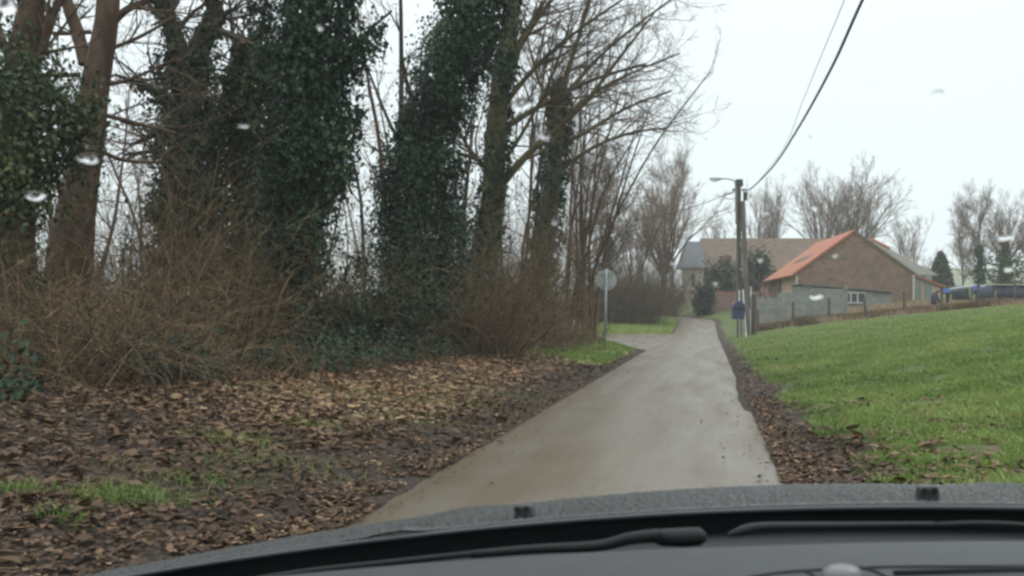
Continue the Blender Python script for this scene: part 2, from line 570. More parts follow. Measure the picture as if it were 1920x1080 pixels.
# hill on the horizon to the right and low rise to the left
hx = np.linspace(-380, 420, 90)
hy = np.linspace(240, 640, 24)
HX, HY = np.meshgrid(hx, hy, indexing='ij')
HZ = 2.2 + sstep(240, 430, HY) * (3.5 + 14 * sstep(60, 170, HX) + 3 * noise2(HX, HY, 160, 44))
HZ = np.where(HY < 246, -1.0, HZ)
idx = np.arange(HX.size).reshape(HX.shape)
b = MB()
b.add(np.stack([HX, HY, HZ], -1).reshape(-1, 3), np.stack([idx[:-1, :-1], idx[1:, :-1], idx[1:, 1:], idx[:-1, 1:]], -1).reshape(-1, 4))
M['hill'] = mat('hill_fields', [(0.3, (0.07, 0.085, 0.04)), (0.7, (0.11, 0.125, 0.06))], 0.02, 0.9)
tag(b.build('hills', M['hill'], smooth=True), kind='structure')

# ------------------------------------------------------------------ leaves and grass
def leaf_cards(mb, pos, nrm, size, rng, rnd, droop=None, wide=0.75):
    """a folded kite per leaf: two triangles sharing the midrib"""
    n = len(pos)
    nrm = unit(nrm)
    t = rng.normal(size=(n, 3)) if droop is None else droop + 0.5 * rng.normal(size=(n, 3))
    t = unit(t - (t * nrm).sum(1, keepdims=True) * nrm)
    s = np.cross(nrm, t)
    size = np.broadcast_to(size, (n,))[:, None]
    a = pos - t * size * 0.45
    c = pos + t * size * 0.55
    up = nrm * size * 0.14
    w = size * wide * 0.5
    l = pos + s * w + up - t * size * 0.08
    r = pos - s * w + up - t * size * 0.08
    V = np.stack([a, l, c, r], 1).reshape(-1, 3)
    k = np.arange(n)[:, None] * 4
    mb.add(V, np.vstack([k + np.array([[0, 2, 1]]), k + np.array([[0, 3, 2]])]), np.repeat(rnd, 4))


def curled_leaves(mb, pos, size, rng, rnd):
    """six-cornered curled dead leaf"""
    n = len(pos)
    ang = rng.uniform(0, 6.283, n)
    tilt = np.abs(rng.normal(0, 0.32, n))
    ta = rng.uniform(0, 6.283, n)
    nrm = np.stack([np.sin(tilt) * np.cos(ta), np.sin(tilt) * np.sin(ta), np.cos(tilt)], -1)
    t = np.stack([np.cos(ang), np.sin(ang), np.zeros(n)], -1)
    t = unit(t - (t * nrm).sum(1, keepdims=True) * nrm)
    s = np.cross(nrm, t)
    outline = np.array([(-0.5, 0, 0), (-0.12, 0.36, 1), (0.28, 0.27, 1), (0.55, 0, 0.3), (0.22, -0.3, 1), (-0.2, -0.33, 1)])
    curl = rng.uniform(-0.08, 0.22, n)
    jit = 1 + 0.25 * rng.normal(size=(n, 6))
    V = pos[:, None] + size[:, None, None] * (t[:, None] * (outline[:, 0] * jit)[:, :, None] + s[:, None] * (outline[:, 1] * jit)[:, :, None] + nrm[:, None] * (outline[:, 2] * curl[:, None])[:, :, None])
    V[..., 2] = np.maximum(V[..., 2], pos[:, None, 2] - 0.012)
    k = np.arange(n)[:, None] * 6
    mb.add(V.reshape(-1, 3), np.vstack([k + np.array([[0, 3, 2, 1]]), k + np.array([[0, 5, 4, 3]])]), np.repeat(rnd, 6))


def blades(mb, pos, h, w, rng, rnd, lean=0.5):
    n = len(pos)
    a = rng.uniform(0, 6.283, n)
    ld = np.stack([np.cos(a), np.sin(a), np.zeros(n)], -1)
    b2 = rng.uniform(0, 6.283, n)
    sd = np.stack([np.cos(b2), np.sin(b2), np.zeros(n)], -1) * w[:, None] / 2
    L = (np.abs(rng.normal(0, lean, n)) * h)[:, None]
    up = np.array([[0, 0, 1.0]])
    m = pos + ld * L * 0.35 + up * h[:, None] * 0.6
    tip = pos + ld * L + up * h[:, None]
    V = np.stack([pos - sd, pos + sd, m + sd * 0.7, m - sd * 0.7, tip], 1).reshape(-1, 3)
    k = np.arange(n)[:, None] * 5
    mb.add(V, k + np.array([[0, 1, 2, 3]]), np.repeat(rnd, 5))
    mb.Fs.append(k + np.array([[3, 2, 4]]) + mb.n - 5 * n)


def sample_y(rng, n, y0, y1, p=1.0):
    """more samples near the camera"""
    u = rng.random(n)
    return 1 / (1 / y0 ** p + u * (1 / y1 ** p - 1 / y0 ** p)) ** (1 / p)


# fallen leaves on the left bank, at the foot of the trees, and along the right edge
rng = np.random.default_rng(11)
mb = MB()
n = 105000
y = sample_y(rng, n, 3.4, 46, 0.7)
q = -1.45 - np.abs(rng.gamma(1.9, 1.9, n)) - 0.02
x = xc(y) + q
dens = noise2(x, y, 0.8, 51) * 1.2 + 0.35 * sstep(-2.0, -3.0, q) + 0.25 * (rng.random(n) < 0.5)
near_y = sstep(13, 7, y)
keep = (dens > 0.60 + 0.14 * near_y) & (rng.random(n) > 0.62 * near_y) & (~corner_mask(x, y) | (rng.random(n) < 0.25)) & (x > -0.56 * y - 2)
x, y, q = x[keep], y[keep], q[keep]
size = (0.022 + rng.gamma(1.7, 0.018, len(x))) * (1 + 0.008 * y) * (1 - 0.22 * sstep(10, 6, y))
edge = np.exp(-((q + 1.7) / 0.5) ** 2)
rv = np.clip(rng.beta(2.0, 2.1, len(x)) * (1 - 0.6 * edge) * (1 - 0.42 * sstep(12, 7, y)) + 0.24 * sstep(8.5, 12, y) * (q < -2.3), 0, 1)
curled_leaves(mb, np.stack([x, y, height(x, y) + 0.012 + 0.02 * rng.random(len(x))], -1), size, rng, rv)
n = 12000
y = sample_y(rng, n, 5, 32, 1.2)
q = 1.5 + rng.gamma(1.6, 0.9, n)
x = xc(y) + q
dens = noise2(x, y, 0.45, 52) + 0.22 * np.exp(-((q - 2.1) / 0.45) ** 2) + 0.20 * np.exp(-(y - 6) / 5) - 0.06
dens = dens + 0.5 * np.clip(noise2(x, y, 1.6, 67) - 0.55, 0, 1) * sstep(26, 12, y)
keep = (dens > 0.60) & (rng.random(n) < 0.6) | (rng.random(n) < 0.02)
x, y, q = x[keep], y[keep], q[keep]
size = 0.026 + rng.gamma(2.2, 0.014, len(x))
rv = np.clip(rng.beta(2.2, 2, len(x)) * (0.85 - 0.55 * np.exp(-((q - 1.7) / 0.45) ** 2)), 0, 1)
curled_leaves(mb, np.stack([x, y, height(x, y) + 0.02 + 0.02 * rng.random(len(x))], -1), size, rng, rv)
n = 34000                                              # rotted crumbs along both muddy edges
y = sample_y(rng, n, 3.2, 40, 0.9)
side_ = np.where(rng.random(n) < 0.5, -1, 1)
q = side_ * (1.33 + np.abs(rng.gamma(1.8, 0.17, n)) * np.where((side_ < 0) & (rng.random(n) < 0.4), 5.5, 1.0))
x = xc(y) + q
k = (junction(x, y) < -0.2) & ~((y > 44) & (q < 0)) & (noise2(x, y, 0.35, 55) > 0.36)
x, y = x[k], y[k]
curled_leaves(mb, np.stack([x, y, np.maximum(height(x, y), np.where(np.abs(x - xc(y)) < 1.45, 0.002, -9)) + 0.008 + 0.015 * rng.random(len(x))], -1), rng.uniform(0.015, 0.06, len(x)), rng, np.clip(rng.beta(1.3, 4.0, len(x)) + (rng.random(len(x)) < 0.14) * 0.5, 0, 1))
n = 450                                                # bits of broken twig in the litter
y = sample_y(rng, n, 3.6, 30, 0.8)
q = -1.7 - np.abs(rng.gamma(2.0, 1.3, n))
x = xc(y) + q
a_ = rng.uniform(0, 6.283, n); l_ = rng.uniform(0.06, 0.28, n)
p0_ = np.stack([x, y, height(x, y) + 0.03], -1)
p1_ = p0_ + np.stack([np.cos(a_) * l_, np.sin(a_) * l_, rng.normal(0, 0.015, n)], -1)
mb.tubes(np.stack([p0_, (p0_ + p1_) / 2 + rng.normal(0, 0.008, (n, 3)), p1_], 1), rng.uniform(0.0025, 0.006, n)[:, None], 3, rng.uniform(0.2, 0.7, n))
n = 260                                                # a few stray leaves and crumbs on the road
y = sample_y(rng, n, 5, 30, 1)
q = rng.normal(0, 1, n)
q = np.sign(q) * (1.38 - np.abs(rng.normal(0, 0.22, n)))
x = xc(y) + q
curled_leaves(mb, np.stack([x, y, 0 * x + 0.022], -1), rng.uniform(0.02, 0.05, n), rng, rng.random(n) * 0.4)
tag(mb.build('fallen_leaves', M['leaf']), 'brown and tan dead leaves littering both muddy road edges and woodland floor', 'leaves', kind='stuff')

# meadow grass
mb = MB()
n = 300000
y = sample_y(rng, n, 5.0, 52, 0.9)
x = rng.uniform(0, 1, n) * (0.60 * y + 3 - (xc(y) + 1.8)) + xc(y) + 1.8
q = x - xc(y)
patch = noise2(x, y, 0.6, 61) - 0.40 * np.exp(-((q - 1.65) / 0.42) ** 2) - 0.10 * np.exp(-(y - 6) / 3) + 0.10 * sstep(14, 24, y) - 0.30 * np.clip(noise2(x, y, 1.6, 67) - 0.55, 0, 1) * sstep(26, 12, y) * 2
keep = (patch > 0.20 + 0.12 * rng.random(n)) & (q < 24)
x, y, q, patch = x[keep], y[keep], q[keep], patch[keep]
tuft = noise2(x, y, 0.33, 65, 2)
h = (0.018 + 0.05 * np.clip(patch - 0.3, 0, 1) + 0.16 * np.clip(tuft - 0.62, 0, 1) + rng.gamma(2, 0.009, len(x))) * (1 + 0.004 * y)
w = rng.uniform(0.006, 0.012, len(x)) * (1 + 0.05 * y)
rv = np.clip(-0.30 + 1.05 * noise2(x, y, 0.9, 63) + 0.35 * noise2(x, y, 5, 64) + 0.2 * (rng.random(len(x)) - 0.4) + 0.22 * sstep(16, 44, y) + (rng.random(len(x)) < 0.08) * 0.5, 0, 1)
blades(mb, np.stack([x, y, height(x, y) - 0.005], -1), h, w, rng, rv, 0.7)
tag(mb.build('meadow_grass', M['blade']), 'short bright green grass on the sloping meadow to the right', 'grass', kind='stuff')

# corner, far verge and tufts in the leaf litter
mb = MB()
n = 60000
y = rng.uniform(23, 47, n); x = rng.uniform(-3, 8, n)
k = corner_mask(x, y) & (noise2(x, y, 1.0, 66) > 0.36)
x, y = x[k], y[k]
blades(mb, np.stack([x, y, height(x, y) - 0.01], -1), rng.uniform(0.05, 0.16, len(x)), rng.uniform(0.012, 0.026, len(x)), rng, np.clip(rng.normal(0.45, 0.2, len(x)), 0, 1), 0.6)
n = 60000
y = rng.uniform(60.3, 84, n); x = rng.uniform(-8, 17, n)
k = beyond_mask(x, y)
x, y = x[k], y[k]
blades(mb, np.stack([x, y, height(x, y) - 0.01], -1), rng.uniform(0.08, 0.25, len(x)), rng.uniform(0.03, 0.07, len(x)), rng, np.clip(rng.normal(0.75, 0.2, len(x)), 0, 1), 0.6)
for (u, v, r, cnt) in ((275, 935, 0.13, 330), (195, 945, 0.10, 260), (45, 930, 0.06, 90), (120, 985, 0.05, 80), (440, 825, 0.16, 260), (585, 800, 0.14, 200), (370, 905, 0.16, 160), (900, 740, 0.4, 350), (820, 755, 0.35, 250), (690, 745, 0.4, 260), (600, 745, 0.4, 260), (520, 880, 0.28, 250), (770, 790, 0.3, 250)):
    c = ground_hit(u, v, 3.0)
    xx = c[0] + rng.normal(0, r * 1.5, cnt); yy = c[1] + rng.normal(0, r, cnt)
    blades(mb, np.stack([xx, yy, height(xx, yy)], -1), rng.uniform(0.03, 0.10, cnt), rng.uniform(0.004, 0.009, cnt), rng, np.clip(rng.normal(0.35, 0.2, cnt), 0, 1), 1.1)
tag(mb.build('verge_grass', M['blade']), 'green grass tufts on the road corner, far verge and left bank', 'grass', kind='stuff')

# ------------------------------------------------------------------ branching
def grow(rng, p, d, L, r, n, wob, up, taper=0.8):
    B = len(p)
    pts = np.empty((B, n + 1, 3))
    pts[:, 0] = p
    d = unit(d)
    wv = rng.normal(size=(B, 3)) * wob * 0.5
    for i in range(n):
        wv = 0.6 * wv + rng.normal(size=(B, 3)) * wob
        d = unit(d + wv + np.array([[0, 0, up]]))
        pts[:, i + 1] = pts[:, i] + d * (L / n)[:, None]
    rad = r[:, None] * (1 - taper * np.linspace(0, 1, n + 1)[None])
    return pts, rad


def kids(rng, pts, rad, k, t0, t1, a0, a1, lr, L, rr=0.6, bias=None):
    """k children per parent: start points, directions, lengths, radii"""
    B, n, _ = pts.shape
    bi = np.repeat(np.arange(B), k)
    t = rng.uniform(t0, t1, B * k) * (n - 1)
    i = np.minimum(t.astype(int), n - 2)
    f = (t - i)[:, None]
    p = pts[bi, i] * (1 - f) + pts[bi, i + 1] * f
    T = unit(pts[bi, i + 1] - pts[bi, i])
    pr = unit(np.cross(T, rng.normal(size=(B * k, 3))))
    a = rng.uniform(a0, a1, B * k)[:, None]
    d = np.cos(a) * T + np.sin(a) * pr
    if bias is not None:
        d = unit(d + np.asarray(bias)[None])
    rp = rad[bi, i] * (1 - f[:, 0]) + rad[bi, i + 1] * f[:, 0]
    Lc = L[bi] * lr * rng.uniform(0.6, 1.25, B * k) * (1 - 0.45 * t / (n - 1))
    return p, d, Lc, rp * rr


def spline(ctrl, n=16):
    """smooth polyline through control points"""
    c = np.asarray(ctrl, float)
    t = np.linspace(0, len(c) - 1, n)
    i = np.clip(t.astype(int), 0, len(c) - 2)
    f = (t - i)[:, None]
    p0, p1, p2, p3 = c[np.maximum(i - 1, 0)], c[i], c[i + 1], c[np.minimum(i + 2, len(c) - 1)]
    return 0.5 * (2 * p1 + (p2 - p0) * f + (2 * p0 - 5 * p1 + 4 * p2 - p3) * f ** 2 + (3 * p1 - p0 - 3 * p2 + p3) * f ** 3)


def spray(mb, rng, pts, rad, k1, l1, k2=6, k3=4, bias=None, up=0.03, rmin=0.004, sides=3, lr=0.5, t0=0.2, ang=(0.45, 1.1)):
    """three orders of twigs along given limbs"""
    L = np.full(len(pts), l1)
    p, d, Lc, rc = kids(rng, pts, rad, k1, t0, 1.0, ang[0], ang[1], 1.0, L, 0.45, bias)
    P1, R1 = grow(rng, p, d, Lc, np.maximum(rc, rmin * 2.2), 7, 0.12, up)
    mb.tubes(P1, np.maximum(R1, rmin), 4, rng.random(len(P1)))
    p, d, Lc, rc = kids(rng, P1, R1, k2, 0.15, 1.0, 0.4, 1.0, lr, Lc, 0.55, bias)
    P2, R2 = grow(rng, p, d, Lc, np.maximum(rc, rmin * 1.4), 5, 0.15, up)
    mb.tubes(P2, np.maximum(R2, rmin * 0.8), sides, rng.random(len(P2)))
    if k3:
        p, d, Lc, rc = kids(rng, P2, R2, k3, 0.15, 1.0, 0.4, 1.0, lr, Lc, 0.6, bias)
        P3, R3 = grow(rng, p, d, Lc, np.maximum(rc, rmin), 3, 0.16, up)
        mb.tubes(P3, np.maximum(R3, rmin * 0.7), sides, rng.random(len(P3)))
    return P1


def ivy_on(mb, rng, path, rad, n, size, clumps=60, spread=0.22, out=1.0):
    """ivy leaves in clumps around a stem path (m,3) with coat radius rad (m)"""
    path, rad = np.asarray(path, float), np.asarray(rad, float)
    m = len(path)

    def at(t):
        s = np.clip(t, 0, 0.9999) * (m - 1)
        i = s.astype(int)
        f = (s - i)
        return path[i] * (1 - f)[:, None] + path[i + 1] * f[:, None], rad[i] * (1 - f) + rad[i + 1] * f

    ct = rng.random(clumps)
    ca = rng.uniform(0, 6.283, clumps)
    cp, cr = at(ct)
    rr = cr * rng.uniform(0.55, 1.15, clumps) * out
    cc = cp + np.stack([np.cos(ca) * rr, np.sin(ca) * rr, rng.normal(0, 0.1, clumps)], -1)
    n1 = int(n * 0.62)
    ci = rng.integers(0, clumps, n1)
    off = rng.normal(size=(n1, 3)) * (spread * (0.6 + cr[ci]))[:, None] * np.array([[0.8, 0.8, 1.25]])
    p1 = cc[ci] + off
    ctr1, _ = at(np.clip(ct[ci], 0, 1))
    t2 = rng.random(n - n1)
    a2 = rng.uniform(0, 6.283, n - n1)
    p2c, r2 = at(t2)
    lump = 0.62 + 0.5 * noise2(a2 * 1.0, t2 * m * 1.3, 0.8, 71)
    r2 = r2 * lump * rng.uniform(0.75, 1.05, n - n1)
    p2 = p2c + np.stack([np.cos(a2) * r2, np.sin(a2) * r2, 0 * r2], -1)
    pos = np.vstack([p1, p2])
    ctr = np.vstack([ctr1, p2c])
    nr = pos - ctr
    nr[:, 2] = 0.35 * np.linalg.norm(nr, axis=1)
    nr = unit(nr) + 0.55 * rng.normal(size=nr.shape)
    rnd = np.clip(np.concatenate([rng.random(clumps)[ci] * 0.9, 0.16 + 0 * t2]) + rng.normal(0, 0.18, n), 0, 1)  # leaves between clumps set darker: inner shade put into their colour
    leaf_cards(mb, pos, nr, np.minimum(0.45 + rng.gamma(2.2, 0.24, n), 1.5) * size, rng, rnd, droop=np.array([[0, 0, -1.0]]))


def px_path(pts, y, n=18):
    """control points (u, v, width px[, dy]) -> smooth 3-D path and radii"""
    c = np.array([np.append(P(p[0], p[1], y + (p[3] if len(p) > 3 else 0)), p[2] / 2 / F * y) for p in pts])
    s = spline(c, n)
    return s[:, :3], np.maximum(s[:, 3], 0.01)


def rough_trunk(mb, path, rad, sides=10, seed=0):
    jit = 1 + 0.14 * (noise2(np.arange(len(path)), np.full(len(path), seed), 1.7, seed) - 0.5)
    mb.tubes(path[None], (rad * jit)[None], sides)


def ivy_tree(label, y, trunk, ivy, n, leaf=0.10, limbs=(), seed=1, clumps=70, imat='ivy', bark='stem', twigs=(), out=1.0, spread=0.22, group=None, tw=(6, 2.2)):
    rng = np.random.default_rng(seed)
    tp, tr = px_path(trunk, y)
    base = on_ground(tp[0][0], tp[0][1])
    tp[0][2] = min(tp[0][2], base[2] - 0.1)
    t = thing('ivy_tree', label, 'tree', base, group)
    mb = MB()
    rough_trunk(mb, tp, tr, 10, seed)
    lim = []
    for lb in limbs:
        lp, lr = px_path(lb, y, 12)
        rough_trunk(mb, lp, lr, 7, seed + 3)
        lim.append((lp, lr))
    mb.build('trunk', M[bark], t, smooth=True)
    mb = MB()
    for iv in ivy:
        ip, ir = px_path(iv[0], y, 20)
        ivy_on(mb, rng, ip, ir, iv[1] if len(iv) > 1 else n, leaf, iv[2] if len(iv) > 2 else clumps, spread, out)
    mb.build('ivy', M[imat], t)
    mb = MB()
    src = [(lp, lr) for lp, lr in lim] + [px_path(w, y, 12) for w in twigs]
    if src:
        for lp, lr in src:
            spray(mb, rng, lp[None], lr[None], tw[0], tw[1], 6, 4)
        mb.build('crown', M['twig'], t)
    return t


# ---------------- the left wood, nearest trees first
ivy_tree('widest column of dark ivy, left of the leaning ivy column', 16.0,
         [(545, 690, 60), (560, 500, 52), (575, 250, 46), (590, 0, 42), (600, -200, 36)],
         [([(535, 655, 95), (540, 560, 105), (552, 450, 115), (566, 350, 130), (582, 250, 145), (586, 150, 140), (592, 50, 160), (600, -60, 180), (605, -190, 170)], 33000, 190),
          ([(625, 330, 40), (650, 250, 44), (672, 205, 26)], 500, 12), ([(640, 150, 46), (685, 90, 44), (712, 45, 34)], 620, 14), ([(605, 400, 46), (628, 350, 46), (648, 325, 30)], 520, 12),
          ([(510, 120, 50), (490, 60, 50), (485, 0, 40)], 800, 18)],
         0, 0.082, limbs=[[(590, 200, 12), (660, 90, 8), (735, 20, 4)], [(585, 330, 10), (640, 270, 7), (690, 205, 4)]], seed=2, tw=(4, 0.8), spread=0.15)
ivy_tree('thick column of dark ivy leaning right toward the road', 21.0,
         [(775, 660, 60), (778, 500, 55), (795, 300, 50), (855, 100, 46), (900, -40, 42), (925, -160, 34)],
         [([(775, 600, 110), (775, 500, 140), (776, 400, 140), (788, 300, 125), (812, 210, 130), (852, 120, 145), (884, 40, 150), (905, -60, 150), (925, -150, 130)], 32000, 190),
          ([(830, 430, 70), (850, 360, 56), (858, 300, 36)], 1000, 20), ([(845, 540, 60), (850, 470, 60), (862, 420, 40)], 900, 18), ([(735, 420, 50), (722, 370, 50), (726, 320, 30)], 700, 16)],
         0, 0.090, limbs=[[(800, 330, 10), (740, 250, 7), (690, 130, 4)], [(800, 280, 10), (755, 120, 7), (752, 0, 5), (745, -100, 4)]], seed=4, tw=(5, 1.5), spread=0.15)


def bare_tree_px(label, y, trunk, limbs, seed, bark='bark', k1=8, l1=2.2, bias=None, name='bare_tree', rmin=0.004, group=None):
    rng = np.random.default_rng(seed)
    tp, tr = px_path(trunk, y, 22)
    base = on_ground(tp[0][0], tp[0][1])
    tp[0][2] = min(tp[0][2], base[2] - 0.1)
    t = thing(name, label, 'tree', base, group)
    mb = MB(); tw = MB()
    rough_trunk(mb, tp, tr, 12, seed)
    for lb in limbs:
        lp, lr = px_path(lb, y, 14)
        rough_trunk(mb, lp, lr, 8, seed + 1)
        spray(tw, rng, lp[None], lr[None], k1, l1, 6, 4, bias, rmin=rmin)
    mb.build('trunk', M[bark], t, smooth=True)
    tw.build('crown', M['twig'], t)
    return t


bare_tree_px('bare brown forked trunk without ivy, at far left behind the brambles', 15.0,
             [(122, 650, 100), (132, 480, 82), (150, 350, 66), (170, 240, 56), (182, 140, 50), (200, 40, 44), (205, -60, 42), (215, -200, 34)],
             [[(160, 120, 26), (145, 60, 24), (125, 0, 22), (112, -80, 18)], [(205, 50, 16), (235, 20, 14), (275, 0, 12), (340, -40, 10)],
              [(165, 230, 10), (110, 190, 8), (40, 190, 5)], [(180, 160, 9), (240, 150, 7), (330, 110, 5)], [(165, 270, 9), (230, 300, 7), (310, 305, 5)], [(150, 140, 9), (80, 140, 7), (10, 120, 5)],
              [(175, 210, 9), (250, 230, 8), (330, 250, 5)], [(170, 60, 9), (90, 60, 7), (40, 20, 5)], [(185, 100, 9), (260, 70, 7), (330, 30, 5)]], 21, k1=7, l1=2.0)
ivy_tree('ivy clad trunk with yellowish leaves at the left edge, partly out of frame', 12.5,
         [(25, 680, 90), (25, 480, 75), (30, 300, 70), (38, 150, 62), (55, 40, 50), (70, -80, 40)],
         [([(20, 600, 60), (15, 450, 80), (28, 360, 120), (55, 270, 220), (55, 190, 180), (38, 140, 90)], 12500, 60), ([(40, 150, 70), (50, 60, 60), (65, -60, 50)], 900, 20),
          ([(110, 300, 60), (140, 240, 80), (165, 190, 50)], 900, 18)],
         0, 0.066, limbs=[[(40, 200, 22), (75, 100, 18), (110, 0, 14), (130, -60, 10)], [(35, 180, 18), (10, 90, 14), (-20, 0, 10)]], seed=6, imat='ivy_b', bark='bark', spread=0.2, tw=(8, 1.6))
ivy_tree('ivy clad tree forking into a Y against the sky, beside the bare brown trunk', 18.0,
         [(345, 690, 84), (345, 500, 72), (345, 350, 66), (350, 230, 60), (352, 130, 52)],
         [([(345, 650, 120), (345, 480, 130), (348, 340, 130), (350, 220, 112), (352, 110, 84)], 15000, 90),
          ([(350, 130, 50), (330, 80, 44), (312, 30, 40), (300, -40, 34)], 1100, 22), ([(355, 120, 56), (385, 70, 54), (402, 35, 50), (392, -20, 40), (390, -80, 30)], 1300, 24),
          ([(335, 210, 40), (300, 180, 36), (265, 160, 22)], 500, 12), ([(330, 260, 36), (300, 250, 30), (280, 245, 20)], 300, 8)],
         0, 0.085, limbs=[[(352, 140, 44), (330, 75, 34), (312, 20, 28), (300, -60, 22)], [(352, 140, 48), (385, 70, 40), (405, 30, 36), (392, -20, 26), (388, -90, 18)],
                          [(340, 215, 22), (300, 180, 16), (255, 155, 10), (215, 140, 6)], [(335, 265, 16), (300, 250, 12), (250, 270, 7)], [(405, 40, 16), (425, 25, 10), (440, 15, 6)], [(345, 300, 14), (290, 285, 9), (235, 290, 5)]], seed=8, bark='stem', clumps=50, spread=0.12, tw=(8, 1.9))
ivy_tree('bushy ivy mass with brown-green leaves, pressed against the left side of the widest ivy column', 19.0,
         [(455, 690, 40), (455, 400, 36), (460, 200, 30), (465, 80, 20)],
         [([(455, 600, 90), (450, 480, 120), (452, 360, 140), (462, 250, 130), (468, 170, 110), (470, 95, 70)], 17000, 90)],
         0, 0.09, limbs=[[(462, 180, 12), (440, 90, 9), (430, 0, 6)], [(465, 140, 12), (490, 60, 9), (500, -20, 6)]], seed=10, imat='ivy_b', tw=(7, 1.6), spread=0.14)
BR = (0.55, 0.0, 0.30)
ivy_tree('ivy tree right of the leaning column with mossy limbs spreading right', 25.0,
         [(895, 660, 60), (905, 520, 52), (922, 400, 46), (928, 280, 42), (938, 160, 36), (955, 60, 30), (975, -40, 22)],
         [([(900, 600, 80), (905, 500, 74), (922, 400, 72), (928, 300, 66), (936, 190, 60), (945, 100, 46)], 4200, 60)],
         0, 0.10, limbs=[[(912, 380, 20), (965, 315, 16), (1010, 270, 13), (1090, 200, 9), (1160, 110, 6), (1230, 20, 3)], [(935, 210, 13), (1000, 130, 9), (1080, 60, 6), (1180, -10, 4)], [(945, 120, 9), (1010, 20, 6), (1060, -60, 4)], [(920, 340, 10), (985, 240, 7), (1040, 130, 5), (1075, 20, 3)],
                         [(940, 160, 14), (985, 70, 10), (1040, -10, 7)], [(930, 250, 14), (1010, 200, 10), (1110, 150, 7), (1210, 120, 5)], [(925, 330, 12), (880, 280, 8), (850, 220, 5)]], seed=12, bark='bark_green', spread=0.11, tw=(17, 2.7))
ivy_tree('slimmer ivy tree nearest the side road, thin branches reaching right against the sky', 31.0,
         [(985, 660, 50), (1005, 560, 42), (1025, 430, 36), (1040, 300, 31), (1048, 200, 27), (1055, 150, 22)],
         [([(1000, 600, 64), (1015, 500, 64), (1028, 400, 70), (1038, 320, 60), (1046, 230, 46), (1052, 170, 32)], 6500, 70)],
         0, 0.11, limbs=[[(1050, 180, 13), (1075, 100, 9), (1100, 20, 6), (1120, -60, 4)], [(1040, 280, 11), (1110, 240, 7), (1180, 200, 5), (1260, 170, 3)], [(1035, 330, 11), (1105, 280, 7), (1180, 250, 5), (1250, 240, 3)],
                         [(1050, 190, 10), (1120, 110, 7), (1190, 50, 5), (1270, -10, 3)], [(1046, 230, 9), (1120, 170, 6), (1200, 130, 4), (1275, 100, 3)], [(1045, 240, 9), (1010, 150, 6), (985, 60, 4)]], seed=14, bark='bark_green', spread=0.10, tw=(18, 2.9))


def stems_thing(name, label, cat, y, stems, seed, m='twig', k1=7, l1=1.8, rmin=0.006, group=None):
    """several bare stems rising together"""
    rng = np.random.default_rng(seed)
    base = None
    mb = MB(); tw = MB()
    for s in stems:
        lp, lr = px_path(s, y, 16)
        if base is None:
            base = on_ground(lp[0][0], lp[0][1])
        rough_trunk(mb, lp, lr, 7, seed)
        spray(tw, rng, lp[None], lr[None], k1, l1, 6, 4, rmin=rmin, up=0.06)
    t = thing(name, label, cat, base, group)
    mb.build('trunk', M['bark'], t, smooth=True)
    tw.build('crown', M[m], t)
    return t


stems_thing('bare_tree', 'thin bare sapling standing in the sky gap between the two big ivy columns', 'tree', 24.0,
            [[(745, 640, 14), (745, 400, 12), (752, 200, 10), (752, 60, 8), (750, -60, 6)], [(735, 600, 10), (715, 300, 8), (690, 150, 6), (670, 20, 4)]], 31, k1=9, l1=1.6, rmin=0.004)

def fan(u0, du, u1, v1, n, seed, v0=640, w=6):
    r = np.random.default_rng(seed)
    out = []
    for k in range(n):
        ub = u0 + du * r.random()
        ut = ub + (u1 - u0) * r.normal(0.9, 0.55)
        vt = v1 + 130 * r.random()
        m1 = ub + (ut - ub) * 0.2 + r.normal(0, 8)
        m2 = ub + (ut - ub) * 0.55 + r.normal(0, 10)
        out.append([(ub, v0, w * r.uniform(0.7, 1.2), r.normal(0, 0.8)), (m1, v0 + (vt - v0) * 0.35, w * 0.85), (m2, v0 + (vt - v0) * 0.7, w * 0.6), (ut, vt, w * 0.35)])
    return out


stems_thing('coppice', 'slender upright stems between the two road side ivy trees', 'tree', 34.0, fan(955, 60, 1010, 40, 8, 61), 33, k1=11, l1=2.6, rmin=0.005)
stems_thing('coppice', 'fan of thin bare stems right of the slimmer ivy tree', 'tree', 38.0, fan(1050, 70, 1150, 130, 12, 62), 34, k1=12, l1=2.8, rmin=0.005)
stems_thing('coppice', 'thin bare stems rising right behind the leaning ivy column', 'tree', 30.0, fan(845, 60, 890, 60, 6, 63), 35, k1=9, l1=2.0, rmin=0.005)

# undergrowth along the edge of the wood
rng = np.random.default_rng(40)


def thicket(mb, rng, x, y, L, r, side=4, arch=-0.10, lean=0.5, bias=None):
    p = np.stack([x, y, height(x, y, False) - 0.02], -1)
    d = np.stack([rng.normal(0, lean, len(x)), rng.normal(0, lean, len(x)), np.ones(len(x))], -1)
    if bias is not None:
        d = d + np.asarray(bias)
    P1, R1 = grow(rng, p, d, L, r, 7, 0.11, arch, 0.75)
    mb.tubes(P1, np.maximum(R1, 0.0022), 3, rng.random(len(x)))
    p, d, Lc, rc = kids(rng, P1, R1, side, 0.2, 1.0, 0.4, 1.2, 0.55, L, 0.6)
    P2, R2 = grow(rng, p, d, Lc, np.maximum(rc, 0.0025), 4, 0.16, arch * 0.3, 0.6)
    mb.tubes(P2, np.maximum(R2, 0.002), 3, rng.random(len(P2)))
    return P2


